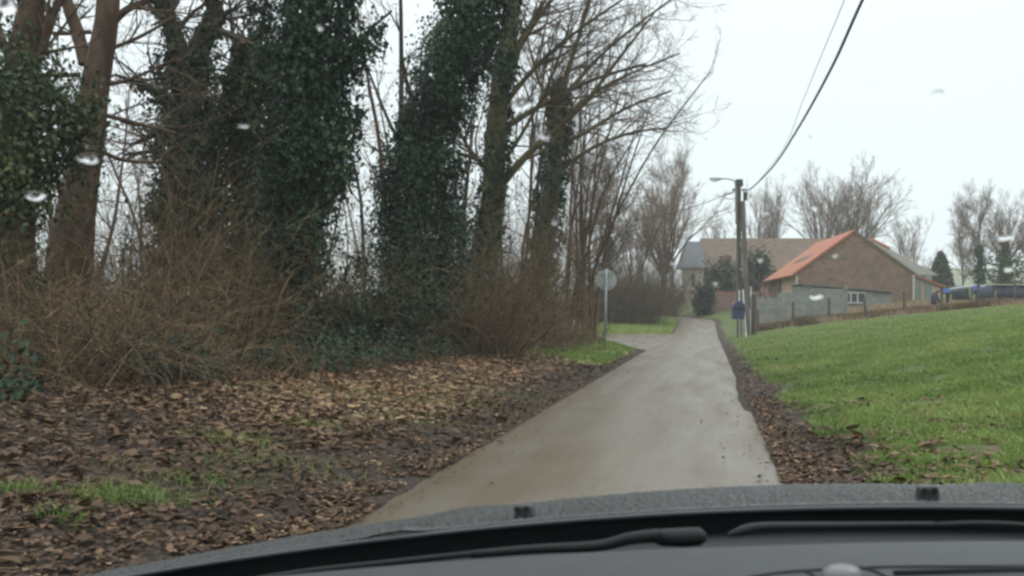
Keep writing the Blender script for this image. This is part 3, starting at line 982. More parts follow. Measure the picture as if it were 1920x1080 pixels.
mb = MB()
n = 3300
y = rng.uniform(9.5, 44, n)
q = -4.3 - np.abs(rng.normal(0, 3.2, n)) - 1.2 * sstep(16, 9, y)
q = np.where(y > 24, q + 1.2, q)
x = xc(y) + q
k = (x > -0.6 * y - 2) & ~((y > 38) & (q > -5.5))
x, y, q = x[k], y[k], q[k]
L = rng.uniform(0.5, 2.4, len(x)) * (0.75 + 0.25 * sstep(-4, -7, q))
uu = 960 + x / y * F + 0                                   # the wide ivy columns stand clear: only low growth before them
L = np.where((uu > 430) & (uu < 880) & (q > -7.5), L * 0.34, L * 0.85)
P2 = thicket(mb, rng, x, y, L, rng.uniform(0.004, 0.010, len(x)), 5)
tag(mb.build('undergrowth', M['bramble']), 'tangled brown bramble stems filling the foot of the wood', 'undergrowth', kind='stuff')
mb = MB()                                    # dead bracken leaves and ivy low in the tangle
pp = P2.reshape(-1, 3)
pp = pp[rng.integers(0, len(pp), 9000)] + rng.normal(0, 0.05, (9000, 3))
leaf_cards(mb, pp, rng.normal(size=pp.shape), rng.uniform(0.03, 0.06, len(pp)), rng, np.clip(rng.beta(1.4, 4.0, len(pp)), 0, 1))
tag(mb.build('withered_leaves', M['leaf']), 'small withered brown leaves still hanging in the bramble tangle', 'leaves', kind='stuff')
mb = MB()
n = 15000
y = sample_y(rng, n, 9, 34, 0.7)
q = -4.5 - np.abs(rng.normal(0, 2.6, n)) - 1.0 * sstep(16, 9, y)
x = xc(y) + q
k = (noise2(x, y, 1.3, 77) > 0.5) & (x > -0.6 * y - 2)
x, y = x[k], y[k]
hh = np.abs(rng.normal(0, 0.25, len(x)))
leaf_cards(mb, np.stack([x, y, height(x, y, False) + 0.03 + hh], -1), np.stack([rng.normal(0, 0.6, len(x)), -0.5 + rng.normal(0, 0.6, len(x)), 0.9 + 0 * x], -1), rng.uniform(0.06, 0.12, len(x)), rng, rng.random(len(x)))
tag(mb.build('ground_ivy', M['ivy']), 'low dark ivy leaves creeping over the woodland floor', 'ivy', kind='stuff')

# bare woodland behind the first row of trees
mb = MB()
n = 46
y = rng.uniform(24, 52, n)
x = rng.uniform(-0.6, -0.05, n) * y
q = x - xc(y)
k = q < -9
x, y = x[k], y[k]
p = np.stack([x, y, height(x, y, False) - 0.1], -1)
Ls = rng.uniform(7, 12, len(x))
PT, RT = grow(rng, p, np.tile([[0, 0, 1.0]], (len(x), 1)) + rng.normal(0, 0.12, (len(x), 3)), Ls, rng.uniform(0.06, 0.14, len(x)), 12, 0.05, 0.02, 0.8)
mb.tubes(PT, RT, 6, rng.random(len(x)) * 0.4)
spray(mb, rng, PT, RT, 14, 3.0, 6, 4, rmin=0.005, t0=0.12, ang=(0.6, 1.4))
xb = rng.uniform(-0.62, 0.04, 1500); yb = rng.uniform(24, 50, 1500)
xb = xb * yb
kb = ((xb - xc(yb)) < -7) & (rng.random(1500) < 0.6)
thicket(mb, rng, xb[kb], yb[kb], rng.uniform(1.5, 4.2, kb.sum()), rng.uniform(0.008, 0.016, kb.sum()), 6, 0.0, 0.3)
tag(mb.build('woodland', M['twig']), 'mass of bare thin trees behind the ivy clad trunks', 'woodland', kind='stuff')


def bush(label, u, v, w, h, n, seed, m='bramble', arch=-0.05, lean=0.35, r=(0.004, 0.010), depth=None, leafy=0, side=7, name='bush', cat='bush', yy=None):
    rng = np.random.default_rng(seed)
    c = ground_hit(u, v) if yy is None else on_ground((u - 960) / F * yy, yy)
    t = thing(name, label, cat, c)
    a = rng.uniform(0, 6.283, n); rr = np.sqrt(rng.random(n))
    x = c[0] + np.cos(a) * rr * w / 2; y = c[1] + np.sin(a) * rr * (depth or w) / 2
    mb = MB()
    out = np.stack([(x - c[0]) / w * 0.9, (y - c[1]) / w * 0.9, 0 * x], -1)
    P2 = thicket(mb, rng, x, y, rng.uniform(0.3, 1.1, n) * h, rng.uniform(r[0], r[1], n) * np.where(rng.random(n) < 0.1, 2.2, 1), side, arch, lean, out)
    p3, d3, L3, r3 = kids(rng, P2, np.full(P2.shape[:2], 0.003), 2, 0.1, 1.0, 0.4, 1.1, 0.4, np.full(len(P2), h * 0.45), 0.8)
    P3, R3 = grow(rng, p3, d3, L3, np.full(len(p3), 0.0028), 3, 0.15, 0, 0.5)
    mb.tubes(P3, R3, 3, rng.random(len(P3)))
    mb.build('stems', M[m], t)
    if leafy:
        mb = MB()
        pp = P2.reshape(-1, 3)[rng.integers(0, P2.shape[0] * P2.shape[1], leafy)] + rng.normal(0, 0.06, (leafy, 3))
        leaf_cards(mb, pp, rng.normal(size=pp.shape), rng.uniform(0.05, 0.1, leafy), rng, rng.random(leafy))
        mb.build('leaves', M['ivy'], t)
    return t


bush('large brown twiggy bush at the road corner, left of the round sign', 938, 645, 2.5, 3.9, 500, 51, lean=0.14, arch=0.02, yy=28.5)
bush('brown twiggy bush between the ivy tree and the large corner bush', 885, 655, 2.2, 2.6, 300, 52, lean=0.25, arch=0.0, yy=23.0)
bush('pale arching bramble clump in the left foreground below the forked ivy tree', 250, 720, 2.0, 1.7, 120, 53, lean=0.5, arch=-0.16, yy=12.0)
bush('bramble tangle at the far left edge with yellowish curving stems', 70, 720, 2.0, 1.9, 120, 54, lean=0.5, arch=-0.14, yy=11.0)
bush('twiggy bush in front of the bare brown trunk, hiding its foot', 190, 690, 2.6, 2.2, 110, 55, lean=0.35, arch=-0.04, yy=14.0)
bush('low twiggy thicket at the foot of the bushy ivy mass', 405, 680, 1.2, 2.3, 130, 59, lean=0.18, arch=-0.02, yy=14.6)
bush('tall twiggy bush in front of the forked ivy tree', 335, 680, 1.6, 3.4, 130, 56, lean=0.16, arch=-0.01, yy=15.5)
bush('low leafy evergreen bush between the feet of the two big ivy columns', 668, 660, 1.9, 2.7, 90, 57, lean=0.3, arch=-0.02, yy=19.0, leafy=6500)
bush('brown shrub close to the road corner, its lowest branches lying on the grass', 985, 640, 1.5, 1.8, 150, 58, lean=0.35, arch=-0.06, yy=36.0)

# single fallen branches in the litter
for lab, pts, yy in (('long pale curved branch lying on the leaf bank below the brambles', [(270, 672, 6), (330, 680, 6), (400, 708, 4)], 11.0),
                     ('short hooked branch stuck in the leaves under the pale curved branch', [(262, 705, 5), (290, 703, 6), (308, 720, 6), (312, 755, 5)], 10.0)):
    lp, lr = px_path(pts, yy, 10)
    lp[:, 2] = np.maximum(lp[:, 2], height(lp[:, 0], lp[:, 1], False) + 0.03)
    mb = MB().tubes(lp[None], lr[None], 6, cap=True)
    tag(mb.build('fallen_branch', M['bramble'], smooth=True), lab, 'branch')

# ------------------------------------------------------------------ more materials


def brick_mat(name, c1, c2, mortar, wash=0.35, wcol=(0.2, 0.15, 0.12), bw=0.22, rh=0.075, ms=0.012):
    m = bpy.data.materials.new(name)
    m.use_nodes = True
    n, l = m.node_tree.nodes, m.node_tree.links
    b = n['Principled BSDF']
    tc = n.new('ShaderNodeTexCoord')
    sp = n.new('ShaderNodeSeparateXYZ')
    ad = n.new('ShaderNodeMath')
    cb = n.new('ShaderNodeCombineXYZ')
    l.new(tc.outputs['Object'], sp.inputs[0])
    l.new(sp.outputs['X'], ad.inputs[0]); l.new(sp.outputs['Y'], ad.inputs[1])
    l.new(ad.outputs[0], cb.inputs['X']); l.new(sp.outputs['Z'], cb.inputs['Y'])
    br = n.new('ShaderNodeTexBrick')
    br.inputs['Scale'].default_value = 1.0
    br.inputs['Brick Width'].default_value = bw
    br.inputs['Row Height'].default_value = rh
    br.inputs['Mortar Size'].default_value = ms
    br.inputs['Color1'].default_value = (*c1, 1)
    br.inputs['Color2'].default_value = (*c2, 1)
    br.inputs['Mortar'].default_value = (*mortar, 1)
    l.new(cb.outputs[0], br.inputs['Vector'])
    ns = n.new('ShaderNodeTexNoise')
    ns.inputs['Scale'].default_value = 1.7
    ns.inputs['Detail'].default_value = 10
    ns.inputs['Roughness'].default_value = 0.75
    l.new(tc.outputs['Object'], ns.inputs['Vector'])
    mr = n.new('ShaderNodeMapRange')
    mr.inputs['From Min'].default_value, mr.inputs['From Max'].default_value = 0.42, 0.62
    mr.inputs['To Max'].default_value = wash * 1.6
    l.new(ns.outputs['Fac'], mr.inputs['Value'])
    mx = n.new('ShaderNodeMix'); mx.data_type = 'RGBA'
    mx.inputs['B'].default_value = (*wcol, 1)
    l.new(mr.outputs[0], mx.inputs['Factor'])
    l.new(br.outputs['Color'], mx.inputs['A'])
    l.new(mx.outputs['Result'], b.inputs['Base Color'])
    b.inputs['Roughness'].default_value = 0.9
    bp = n.new('ShaderNodeBump')
    bp.inputs['Strength'].default_value = 0.4
    bp.inputs['Distance'].default_value = 0.01
    l.new(br.outputs['Fac'], bp.inputs['Height'])
    bp.invert = True
    l.new(bp.outputs[0], b.inputs['Normal'])
    return m


def plain(name, c, rough=0.5, spec=0.4, var=0.15, scale=8.0, metal=0.0, bump=0.0):
    lo = tuple(a * (1 - var) for a in c)
    hi = tuple(min(1, a * (1 + var)) for a in c)
    return mat(name, [(0.3, lo), (0.7, hi)], scale, rough, bump, spec=spec, metal=metal)


M['brick'] = brick_mat('barn_brick', (0.26, 0.135, 0.082), (0.155, 0.082, 0.054), (0.21, 0.17, 0.135), 0.55, (0.115, 0.085, 0.058))
M['brick_red'] = brick_mat('garden_wall_brick', (0.27, 0.12, 0.09), (0.21, 0.10, 0.08), (0.25, 0.21, 0.18), 0.3, (0.22, 0.15, 0.12))
M['coping'] = plain('terracotta_coping', (0.36, 0.15, 0.085), 0.8, 0.3, 0.3)
M['tile'] = brick_mat('orange_roof_tiles', (0.36, 0.115, 0.06), (0.29, 0.095, 0.054), (0.22, 0.07, 0.042), 0.4, (0.33, 0.15, 0.09), 0.24, 0.22, 0.02)
M['tile_old'] = brick_mat('weathered_brown_tiles', (0.115, 0.075, 0.056), (0.09, 0.065, 0.052), (0.065, 0.05, 0.042), 0.6, (0.15, 0.112, 0.066), 0.24, 0.2, 0.02)
M['slate'] = brick_mat('grey_slates', (0.135, 0.145, 0.165), (0.115, 0.125, 0.145), (0.08, 0.085, 0.1), 0.4, (0.15, 0.155, 0.16), 0.3, 0.2, 0.012)
M['grey_roof'] = brick_mat('mossy_grey_tiles', (0.155, 0.14, 0.12), (0.135, 0.125, 0.11), (0.09, 0.085, 0.08), 0.6, (0.14, 0.14, 0.10), 0.26, 0.22, 0.02)
M['pink'] = plain('pinkish_render', (0.47, 0.33, 0.26), 0.85, 0.2)
M['beige'] = plain('beige_render', (0.42, 0.31, 0.22), 0.85, 0.2)
M['pale'] = plain('pale_plaster', (0.46, 0.41, 0.33), 0.85, 0.2)
M['conc'] = mat('weathered_concrete', [(0.3, (0.15, 0.16, 0.14)), (0.5, (0.20, 0.21, 0.185)), (0.7, (0.25, 0.255, 0.23))], 2.4, 0.85, 0.3, 20)
M['conc_pole'] = mat('pole_concrete', [(0.3, (0.06, 0.056, 0.047)), (0.55, (0.105, 0.098, 0.082)), (0.75, (0.16, 0.15, 0.13))], 2.5, 0.85, 0.5, 20, stretch=(1, 1, 0.25))
M['wood_post'] = mat('weathered_post', [(0.3, (0.05, 0.042, 0.032)), (0.7, (0.115, 0.10, 0.078))], 6, 0.9, 0.5, 25, stretch=(1, 1, 0.2))
M['dark'] = plain('dark_metal', (0.03, 0.032, 0.034), 0.5)
M['black'] = plain('black_rubber', (0.010, 0.011, 0.012), 0.65, 0.25)
M['galv'] = plain('galvanised_steel', (0.26, 0.29, 0.29), 0.42, 0.5, 0.12, 3, 0.35)
M['sign_back'] = plain('sign_back_grey', (0.31, 0.33, 0.315), 0.55, 0.4, 0.1, 3, 0.1)
M['white'] = plain('white_paint', (0.72, 0.73, 0.72), 0.5, 0.4, 0.06)
M['lamp_grey'] = plain('lamp_housing', (0.42, 0.44, 0.45), 0.45, 0.4, 0.1)
M['window'] = plain('dark_window_glass', (0.03, 0.04, 0.045), 0.12, 0.6, 0.2)
M['frame'] = plain('window_frame_grey', (0.42, 0.42, 0.38), 0.6)
M['green_door'] = plain('green_grey_door', (0.17, 0.20, 0.185), 0.6)
M['blue'] = plain('blue_plastic', (0.03, 0.04, 0.088), 0.5, 0.5, 0.2)
M['blue_lt'] = plain('bright_blue_padding', (0.09, 0.17, 0.50), 0.5, 0.4, 0.15)
M['navy'] = mat('dark_blue_tarpaulin', [(0.3, (0.022, 0.028, 0.042)), (0.7, (0.055, 0.066, 0.088))], 0.9, 0.5, 0.6, 5, stretch=(1.5, 1.5, 0.3))
M['wire'] = plain('cable_black', (0.035, 0.037, 0.04), 0.6)
M['conifer'] = mat('conifer_needles', [(0.2, (0.018, 0.026, 0.014)), (0.8, (0.045, 0.055, 0.03))], 2, 0.7, attr=0.6)

# ------------------------------------------------------------------ farm buildings
E1 = unit(np.array((1.0, -0.102, 0.0)))
E2 = unit(np.array((0.102, 1.0, 0.0)))
UP = np.array((0, 0, 1.0))


def slab(b, quad, th):
    """four-cornered slab, thickened downward"""
    q = np.asarray(quad, float)
    n = unit(np.cross(q[1] - q[0], q[3] - q[0]))
    if n[2] < 0:
        n = -n
    return b.prism(q, -n * th)


# brick barn with the orange roof
A = np.array((21.76, 75.0, 0.0))
g0 = float(height(25, 75, False)) - 0.5
W, LEN, AP = 8.5, 13.5, 4.2
zL, zA, zR = 4.50, 7.55, 4.40


def bp_(s, t, z):
    return A + E1 * s + E2 * t + UP * z


barn = thing('barn', 'brick barn with a steep orange tiled roof and a blank gable facing the meadow', 'barn', bp_(W / 2, LEN / 2, g0))
b = MB()
b.prism([bp_(0, 0, g0), bp_(W, 0, g0), bp_(W, 0, zR), bp_(AP, 0, zA), bp_(0, 0, zL)], E2 * 0.3)
b.prism([bp_(0, LEN - 0.3, g0), bp_(W, LEN - 0.3, g0), bp_(W, LEN - 0.3, zR), bp_(AP, LEN - 0.3, zA), bp_(0, LEN - 0.3, zL)], E2 * 0.3)
b.prism([bp_(W - 0.3, 0.3, g0), bp_(W - 0.01, 0.3, g0), bp_(W - 0.01, 0.3, zR), bp_(W - 0.3, 0.3, zR)], E2 * (LEN - 0.6))
b.prism([bp_(0.01, 7.0, g0), bp_(0.3, 7.0, g0), bp_(0.3, 7.0, zL), bp_(0.01, 7.0, zL)], E2 * (LEN - 7.3))
b.build('wall', M['brick'], barn)
b = MB()
b.prism([bp_(0.01, 0.3, g0), bp_(0.3, 0.3, g0), bp_(0.3, 0.3, zL), bp_(0.01, 0.3, zL)], E2 * 6.7)
b.build('side_wall', M['pink'], barn)['label'] = 'pinkish rendered side wall of the brick barn'
b = MB()
sl = (zA - zL) / AP
slab(b, [bp_(-0.55, -0.18, zL - 0.55 * sl + 0.16), bp_(AP, -0.18, zA + 0.16), bp_(AP, LEN + 0.15, zA + 0.16), bp_(-0.55, LEN + 0.15, zL - 0.55 * sl + 0.16)], 0.16)
roof = b.build('roof', M['tile'], barn)
sr = (zA - zR) / (W - AP)
b = MB()
slab(b, [bp_(AP + 0.02, -0.12, zA + 0.15), bp_(W + 0.3, -0.12, zR - 0.3 * sr + 0.15), bp_(W + 0.3, LEN + 0.15, zR - 0.3 * sr + 0.15), bp_(AP + 0.02, LEN + 0.15, zA + 0.15)], 0.14)
b.build('roof', M['grey_roof'], barn)['label'] = 'greyish far slope of the barn roof'
for t0 in (4.2, 6.0, 7.8):
    b = MB()
    for (s0, s1) in ((1.2, 2.0),):
        z = lambda s: zL + s * sl + 0.20
        slab(b, [bp_(s0, t0, z(s0)), bp_(s1, t0, z(s1)), bp_(s1, t0 + 0.9, z(s1)), bp_(s0, t0 + 0.9, z(s0))], 0.06)
    k = b.build('skylight', M['window'], roof)
for s in (-0.06, W + 0.03):
    b = MB().tubes(np.array([bp_(s, -0.08, g0), bp_(s, -0.08, zL - 0.25)]), 0.085, 8)
    b.build('downpipe', M['pale'], barn)
b = MB()
b.box(bp_(-0.03, 8.5, g0 + 2.2), (0.08, 1.6, 1.9), rz=-0.102)
b.build('door', M['dark'], barn)

# hip roofed outbuilding behind the barn
c0 = np.array((33.4, 92.0, 0.0))
rear = thing('outbuilding', 'grey hip roofed outbuilding peeping out behind the barn', 'building', (c0[0], c0[1], 1.6))
b = MB().box((33.0, 92, 3.0), (9.0, 8.2, 3.6))
b.build('wall', M['brick'], rear)
b = MB()
e0, e1, e2, e3 = np.array((28.0, 87.5, 4.75)), np.array((38.0, 87.5, 4.75)), np.array((38.0, 96.5, 4.75)), np.array((28.0, 96.5, 4.75))
r0, r1 = np.array((29.6, 92, 8.15)), np.array((33.9, 92, 8.15))
b.add([e0, e1, e2, e3, r0, r1], [(0, 1, 5, 4), (2, 3, 4, 5)])
b.Fs.append(np.array([(1, 2, 5), (3, 0, 4)]))
b.Fs.append(np.array([(3, 2, 1, 0)]))
b.build('roof', M['grey_roof'], rear)
b = MB().tubes(np.array([r0, r1]) + UP * 0.03, 0.14, 8, cap=True).tubes(np.array([r1 + UP * 0.03, e1 * 0.25 + r1 * 0.75 + UP * 0.05]), 0.14, 8, cap=True)
b.build('ridge_tiles', M['tile'], rear)

# beige lean-to right of the barn
g1 = float(height(32, 76, False)) - 0.4
lean = thing('annex', 'small beige annex with an orange edged sloping roof right of the barn', 'building', (32, 78, g1))
b = MB()
b.prism([(31.05, 76, g1), (33.1, 76, g1), (33.1, 76, 3.42), (31.05, 76, 4.2)], (0.2, 3.5, 0))
b.build('wall', M['beige'], lean)
b = MB()
slab(b, [(30.95, 75.75, 4.40), (33.45, 75.75, 3.44), (33.7, 79.6, 3.44), (31.2, 79.6, 4.40)], 0.14)
b.build('roof', M['tile'], lean)
for x in (31.35, 32.15):
    MB().box((x, 75.97, g1 + 1.35), (0.55, 0.08, 1.9)).build('door', M['green_door'], lean)

# grey concrete shed against the barn gable
g2 = float(height(23, 70, False)) - 0.3
shed = thing('shed', 'low grey concrete panel shed with a four pane window against the barn gable', 'shed', (23.8, 71.8, g2))
x0, x1, zt0, zt1 = 20.6, 27.0, 3.38, 2.82
b = MB()
nrow = 6
for r in range(nrow):                                     # stacked panels, each row set back a touch from the one below
    za, zb = g2 + (zt0 - g2) * r / nrow, g2 + (zt0 - g2) * (r + 1) / nrow - 0.025
    xa = x1
    def cut(z):
        return x0 + (x1 - x0) * np.clip((zt0 - z) / (zt0 - zt1), 0, 1) if z > zt1 else x1
    poly = [(x0, 70, za), (cut(za), 70, za), (cut(zb), 70, zb), (x0, 70, zb)]
    if cut(zb) - x0 > 0.05:
        b.prism(poly, (0, 0.1, 0))
b.prism([(x0 + 0.02, 70.04, g2), (x1 - 0.02, 70.04, g2), (x1 - 0.02, 70.04, zt1 - 0.04), (x0 + 0.02, 70.04, zt0 - 0.04)], (0.3, 3.4, 0))
b.build('wall', M['conc'], shed)
b = MB()
slab(b, [(x0 - 0.15, 69.8, zt0 + 0.12), (x1 + 0.15, 69.8, zt1 + 0.10), (x1 + 0.5, 73.6, zt1 + 0.10), (x0 + 0.2, 73.6, zt0 + 0.12)], 0.1)
b.build('roof', M['grey_roof'], shed)
wf = MB()
wx0, wx1, wz0, wz1 = 23.15, 25.05, 2.10, 2.80
for k in range(5):
    x = wx0 + (wx1 - wx0) * k / 4
    wf.box((x, 69.96, (wz0 + wz1) / 2), (0.09, 0.12, wz1 - wz0 - 0.09))
wf.box(((wx0 + wx1) / 2, 69.96, wz0), (wx1 - wx0 + 0.14, 0.13, 0.09)).box(((wx0 + wx1) / 2, 69.96, wz1), (wx1 - wx0 + 0.14, 0.13, 0.09))
wf = wf.build('window', M['frame'], shed)
for k in range(4):
    x = wx0 + (wx1 - wx0) * (k + 0.5) / 4
    MB().box((x, 69.975, (wz0 + wz1) / 2), ((wx1 - wx0) / 4 - 0.1, 0.03, wz1 - wz0 - 0.1)).build('pane', M['window'], wf)
MB().box((21.75, 69.97, g2 + 0.9), (0.36, 0.08, 1.5)).build('door', M['green_door'], shed)

# long old farmhouse
gh = 1.2
farm = thing('farmhouse', 'long red brick farm building with a weathered brown tiled roof behind the pole', 'building', (30, 109, gh))
fx0, fx1, fy0, fy1 = 20.95, 40.0, 105.0, 113.0
b = MB().box(((fx0 + fx1) / 2, 109, (gh + 6.0) / 2), (fx1 - fx0, 7.6, 6.0 - gh))
b.prism([(fx0 + 0.02, 105.4, 5.98), (fx0 + 0.02, 112.6, 5.98), (fx0 + 0.02, 109, 9.45)], (0.3, 0, 0))
b.prism([(fx1 - 0.32, 105.4, 5.98), (fx1 - 0.32, 112.6, 5.98), (fx1 - 0.32, 109, 9.45)], (0.3, 0, 0))
b.build('wall', M['brick_red'], farm)
b = MB()
slab(b, [(fx0 - 0.1, 104.8, 6.02), (fx1 + 0.1, 104.8, 6.02), (fx1 + 0.1, 109, 9.72), (fx0 - 0.1, 109, 9.72)], 0.18)
slab(b, [(fx0 - 0.1, 113.2, 6.02), (fx0 - 0.1, 109.02, 9.7), (fx1 + 0.1, 109.02, 9.7), (fx1 + 0.1, 113.2, 6.02)], 0.18)
fr = b.build('roof', M['tile_old'], farm)
b = MB().box((23.0, 105.8, 7.1), (1.0, 1.0, 0.9))
b.build('dormer', M['tile_old'], fr)
for x in (23.2, 26.0, 29.0, 32.0):
    MB().box((x, 105.17, 4.2), (0.9, 0.1, 1.2)).build('window', M['window'], farm)

# slate roofed house at its left end
hs = thing('house', 'narrow pale house with a steep blue grey slate roof left of the long farm building', 'house', (19.4, 106, gh))
b = MB().box((19.5, 106.2, (gh + 6.3) / 2), (1.7, 3.6, 6.3 - gh))
b.build('wall', M['pale'], hs)
b = MB()
V = [(18.1, 103.8, 6.2), (20.55, 103.8, 6.2), (20.55, 108.6, 6.2), (18.1, 108.6, 6.2), (18.75, 105.6, 9.1), (20.3, 105.6, 9.1), (20.3, 106.8, 9.1), (18.75, 106.8, 9.1)]
b.add(V, [(0, 1, 5, 4), (1, 2, 6, 5), (2, 3, 7, 6), (3, 0, 4, 7), (4, 5, 6, 7), (3, 2, 1, 0)])
b.build('roof', M['slate'], hs)
for x in (18.9, 19.55, 20.1):
    MB().box((x, 104.36, 3.7), (0.14, 0.12, 4.6)).build('pilaster', M['pale'], hs)
MB().box((19.22, 104.38, 4.9), (0.36, 0.06, 1.3)).build('window', M['window'], hs)

# brick garden walls at the bend
for lab, xa, xb, yy, zt, zb in (('red brick garden wall with terracotta coping, right of the road bend', 17.0, 21.6, 86.0, 3.15, 0.8),
                                ('red brick wall at the far end of the road, left of the gate posts', 8.0, 17.1, 97.0, 2.95, 0.8)):
    w = thing('brick_wall', lab, 'wall', ((xa + xb) / 2, yy, zb))
    MB().box(((xa + xb) / 2, yy, (zt + zb) / 2), (xb - xa, 0.3, zt - zb)).build('wall', M['brick_red'], w)
    MB().box(((xa + xb) / 2, yy, zt + 0.05), (xb - xa + 0.06, 0.4, 0.1)).build('coping', M['coping'], w)
for lab, u in (('pale gate post on the left of a pair at the road bend', 1293), ('pale gate post on the right of a pair at the road bend', 1302)):
    x = (u - 960) / F * 93
    gp = thing('gate_post', lab, 'post', (x, 93, 1.0), 'gate posts at the road bend')
    MB().box((x, 93, 2.3), (0.26, 0.3, 2.6)).build('shaft', M['pale'], gp)
    MB().lathe((x, 93, 3.6), [(0.24, 0), (0.24, 0.08), (0.1, 0.22), (0.01, 0.26)], 10).build('cap', M['pale'], gp)
pl = thing('wall_plate', 'small white plate fixed to the far brick wall', 'sign', (15.75, 96.83, 2.0))
MB().box((15.75, 96.82, 2.05), (0.42, 0.04, 0.5)).build('plate', M['white'], pl)
MB().box((15.75, 96.86, 2.05), (0.5, 0.06, 0.58)).build('frame', M['dark'], pl)

# concrete panel fence along the farm yard
cf = thing('panel_fence', 'grey concrete panel fence behind the utility pole', 'fence', on_ground(16, 60))
gx = np.linspace(14.2, 20.4, 4)
for k in range(3):
    g = float(height((gx[k] + gx[k + 1]) / 2, 60, False))
    b = MB()
    for r in range(4):
        b.box(((gx[k] + gx[k + 1]) / 2, 60 + 0.003 * (r % 2), g + 0.05 + 0.46 * r + 0.22), (gx[k + 1] - gx[k] - 0.14, 0.07, 0.43))
    b.build('panel', M['conc'], cf)
for k in range(4):
    g = float(height(gx[k], 60, False))
    MB().box((gx[k], 60, g + 0.95), (0.15, 0.16, 2.1), taper=0.92).build('post', M['conc'], cf)

# ------------------------------------------------------------------ meadow fence
posts = [(1421, 622, 590, 0.0), (1487, 611, 571, 0.0), (1554, 602, 563, 0.01), (1626, 597, 555, -0.16), (1695, 589, 552, 0.0), (1765, 583, 548, 0.02), (1834, 577, 541, 0.0), (1903, 572, 538, 0.0), (1975, 566, 532, 0.0)]
ph = []
mf = None
for u, v, vt, ln in posts:
    c = ground_hit(u, v, 10)
    c[1] = min(max(c[1], 44), 58)
    c = on_ground((u - 960) / F * c[1], c[1])
    if mf is None:
        mf = thing('meadow_fence', 'post and wire fence with leaning weathered posts along the top of the meadow', 'fence', c)
    h = min(max((v - vt) / F * c[1] + 0.15, 1.25), 1.6)
    top = c + np.array((ln * h, 0, h))
    MB().tubes(np.array([c - UP * 0.3, top]), np.array((0.085, 0.07)), 8, cap=True).build('post', M['wood_post'], mf, smooth=False)
    ph.append((c, top))
for fz in (0.35, 0.62, 0.9):
    b = MB()
    for k in range(len(ph) - 1):
        p0, p1 = ph[k][0] * (1 - fz) + ph[k][1] * fz, ph[k + 1][0] * (1 - fz) + ph[k + 1][1] * fz
        mid = (p0 + p1) / 2 - UP * 0.03
        b.tubes(np.array([p0, mid, p1]), 0.002, 4)
    b.build('wire', M['dark'], mf)

# brown dead grass and weeds along the fence
rng = np.random.default_rng(90)
mb = MB()
pts = np.array([p[0] for p in ph])
n = 26000
k = rng.integers(0, len(pts) - 1, n)
t = rng.random(n)[:, None]
pp = pts[k] * (1 - t) + pts[k + 1] * t
pp[:, 0] += rng.normal(0, 0.2, n)
pp[:, 1] += np.abs(rng.normal(0.3, 1.0, n))
pp[:, 2] = height(pp[:, 0], pp[:, 1])
hh = rng.uniform(0.1, 0.42, n) * (0.6 + noise2(pp[:, 0], pp[:, 1], 1.5, 91))
blades(mb, pp, hh, rng.uniform(0.012, 0.035, n), rng, rng.random(n) * 0.3, 0.5)
n = 22000
x = rng.uniform(13, 46, n); y = rng.uniform(55, 70, n)
kk = ((x / y > 0.245) & (x / y < 0.6)) & (x - xc(y) > 3.5)
x, y = x[kk], y[kk]
blades(mb, np.stack([x, y, height(x, y)], -1), rng.uniform(0.15, 0.4, len(x)), rng.uniform(0.03, 0.07, len(x)), rng, 0.4 + 0.6 * rng.random(len(x)), 0.5)
tag(mb.build('dry_grass', M['dry']), 'brown dead grass and weeds along the meadow fence', 'grass', kind='stuff')
bush('dark brown weed clump at the foot of the meadow fence, second gap from the pole', 1512, 606, 1.0, 0.75, 90, 93, m='twig', lean=0.4, yy=51.5)

# ------------------------------------------------------------------ poles, lamp, wires
PY = 50.0
px0 = (1386 - 960) / F * PY
gpole = on_ground(px0, PY)
zt = EYE + (HV - 346) / F * PY
pole = thing('utility_pole', 'tall concrete utility pole with a slanting second leg at the meadow edge', 'pole', gpole)
ptop = np.array((px0 - 0.03, PY, zt))
b = MB()
b.beam(gpole - UP * 0.3, ptop, 0.19, 0.24, up=(0, 1, 0))
b.build('shaft', M['conc_pole'], pole)
st_b = on_ground((1403 - 960) / F * 48.2, 48.2)
b = MB()
b.beam(st_b - UP * 0.3, ptop - UP * 0.9 + np.array((0.16, -0.22, 0)), 0.19, 0.2, up=(0, 1, 0))
b.build('strut', M['conc_pole'], pole)
for f in (0.25, 0.45, 0.62, 0.78):
    p = gpole * (1 - f) + ptop * f
    s_ = st_b * (1 - f) + (ptop - UP * 0.9) * f
    MB().beam(p, s_ + np.array((0.05, 0, 0)), 0.1, 0.1).build('cross_brace', M['conc_pole'], pole)
MB().box(ptop + np.array((0.02, 0, 0.08)), (0.36, 0.34, 0.34), taper=0.9).build('cap', M['dark'], pole)
MB().box(ptop + np.array((0.30, -0.15, -0.62)), (0.16, 0.2, 0.42)).build('junction_box', M['dark'], pole)
for s in (-1, 1):
    p = ptop + np.array((s * 0.24, -0.1, -0.28))
    MB().lathe(p, [(0.03, -0.1), (0.07, -0.06), (0.045, 0), (0.07, 0.05), (0.03, 0.1)], 10, axis=(s, 0, 0.3)).build('insulator', M['dark'], pole)
b = MB()
for q_ in (0.02, 0.08, 0.14):
    b.tubes(spline([ptop + np.array((0.2, -0.2, -0.7)), gpole * 0.5 + ptop * 0.5 + np.array((0.22 + q_, -0.25, 0)), gpole * 0.78 + ptop * 0.22 + np.array((0.28 + q_, -0.4, 0))], 10)[None], 0.022, 6)
b.build('down_cable', M['wire'], pole)
MB().box(gpole * 0.78 + ptop * 0.22 + np.array((0.36, -0.42, 0)), (0.34, 0.2, 0.6)).build('meter_box', M['dark'], pole)

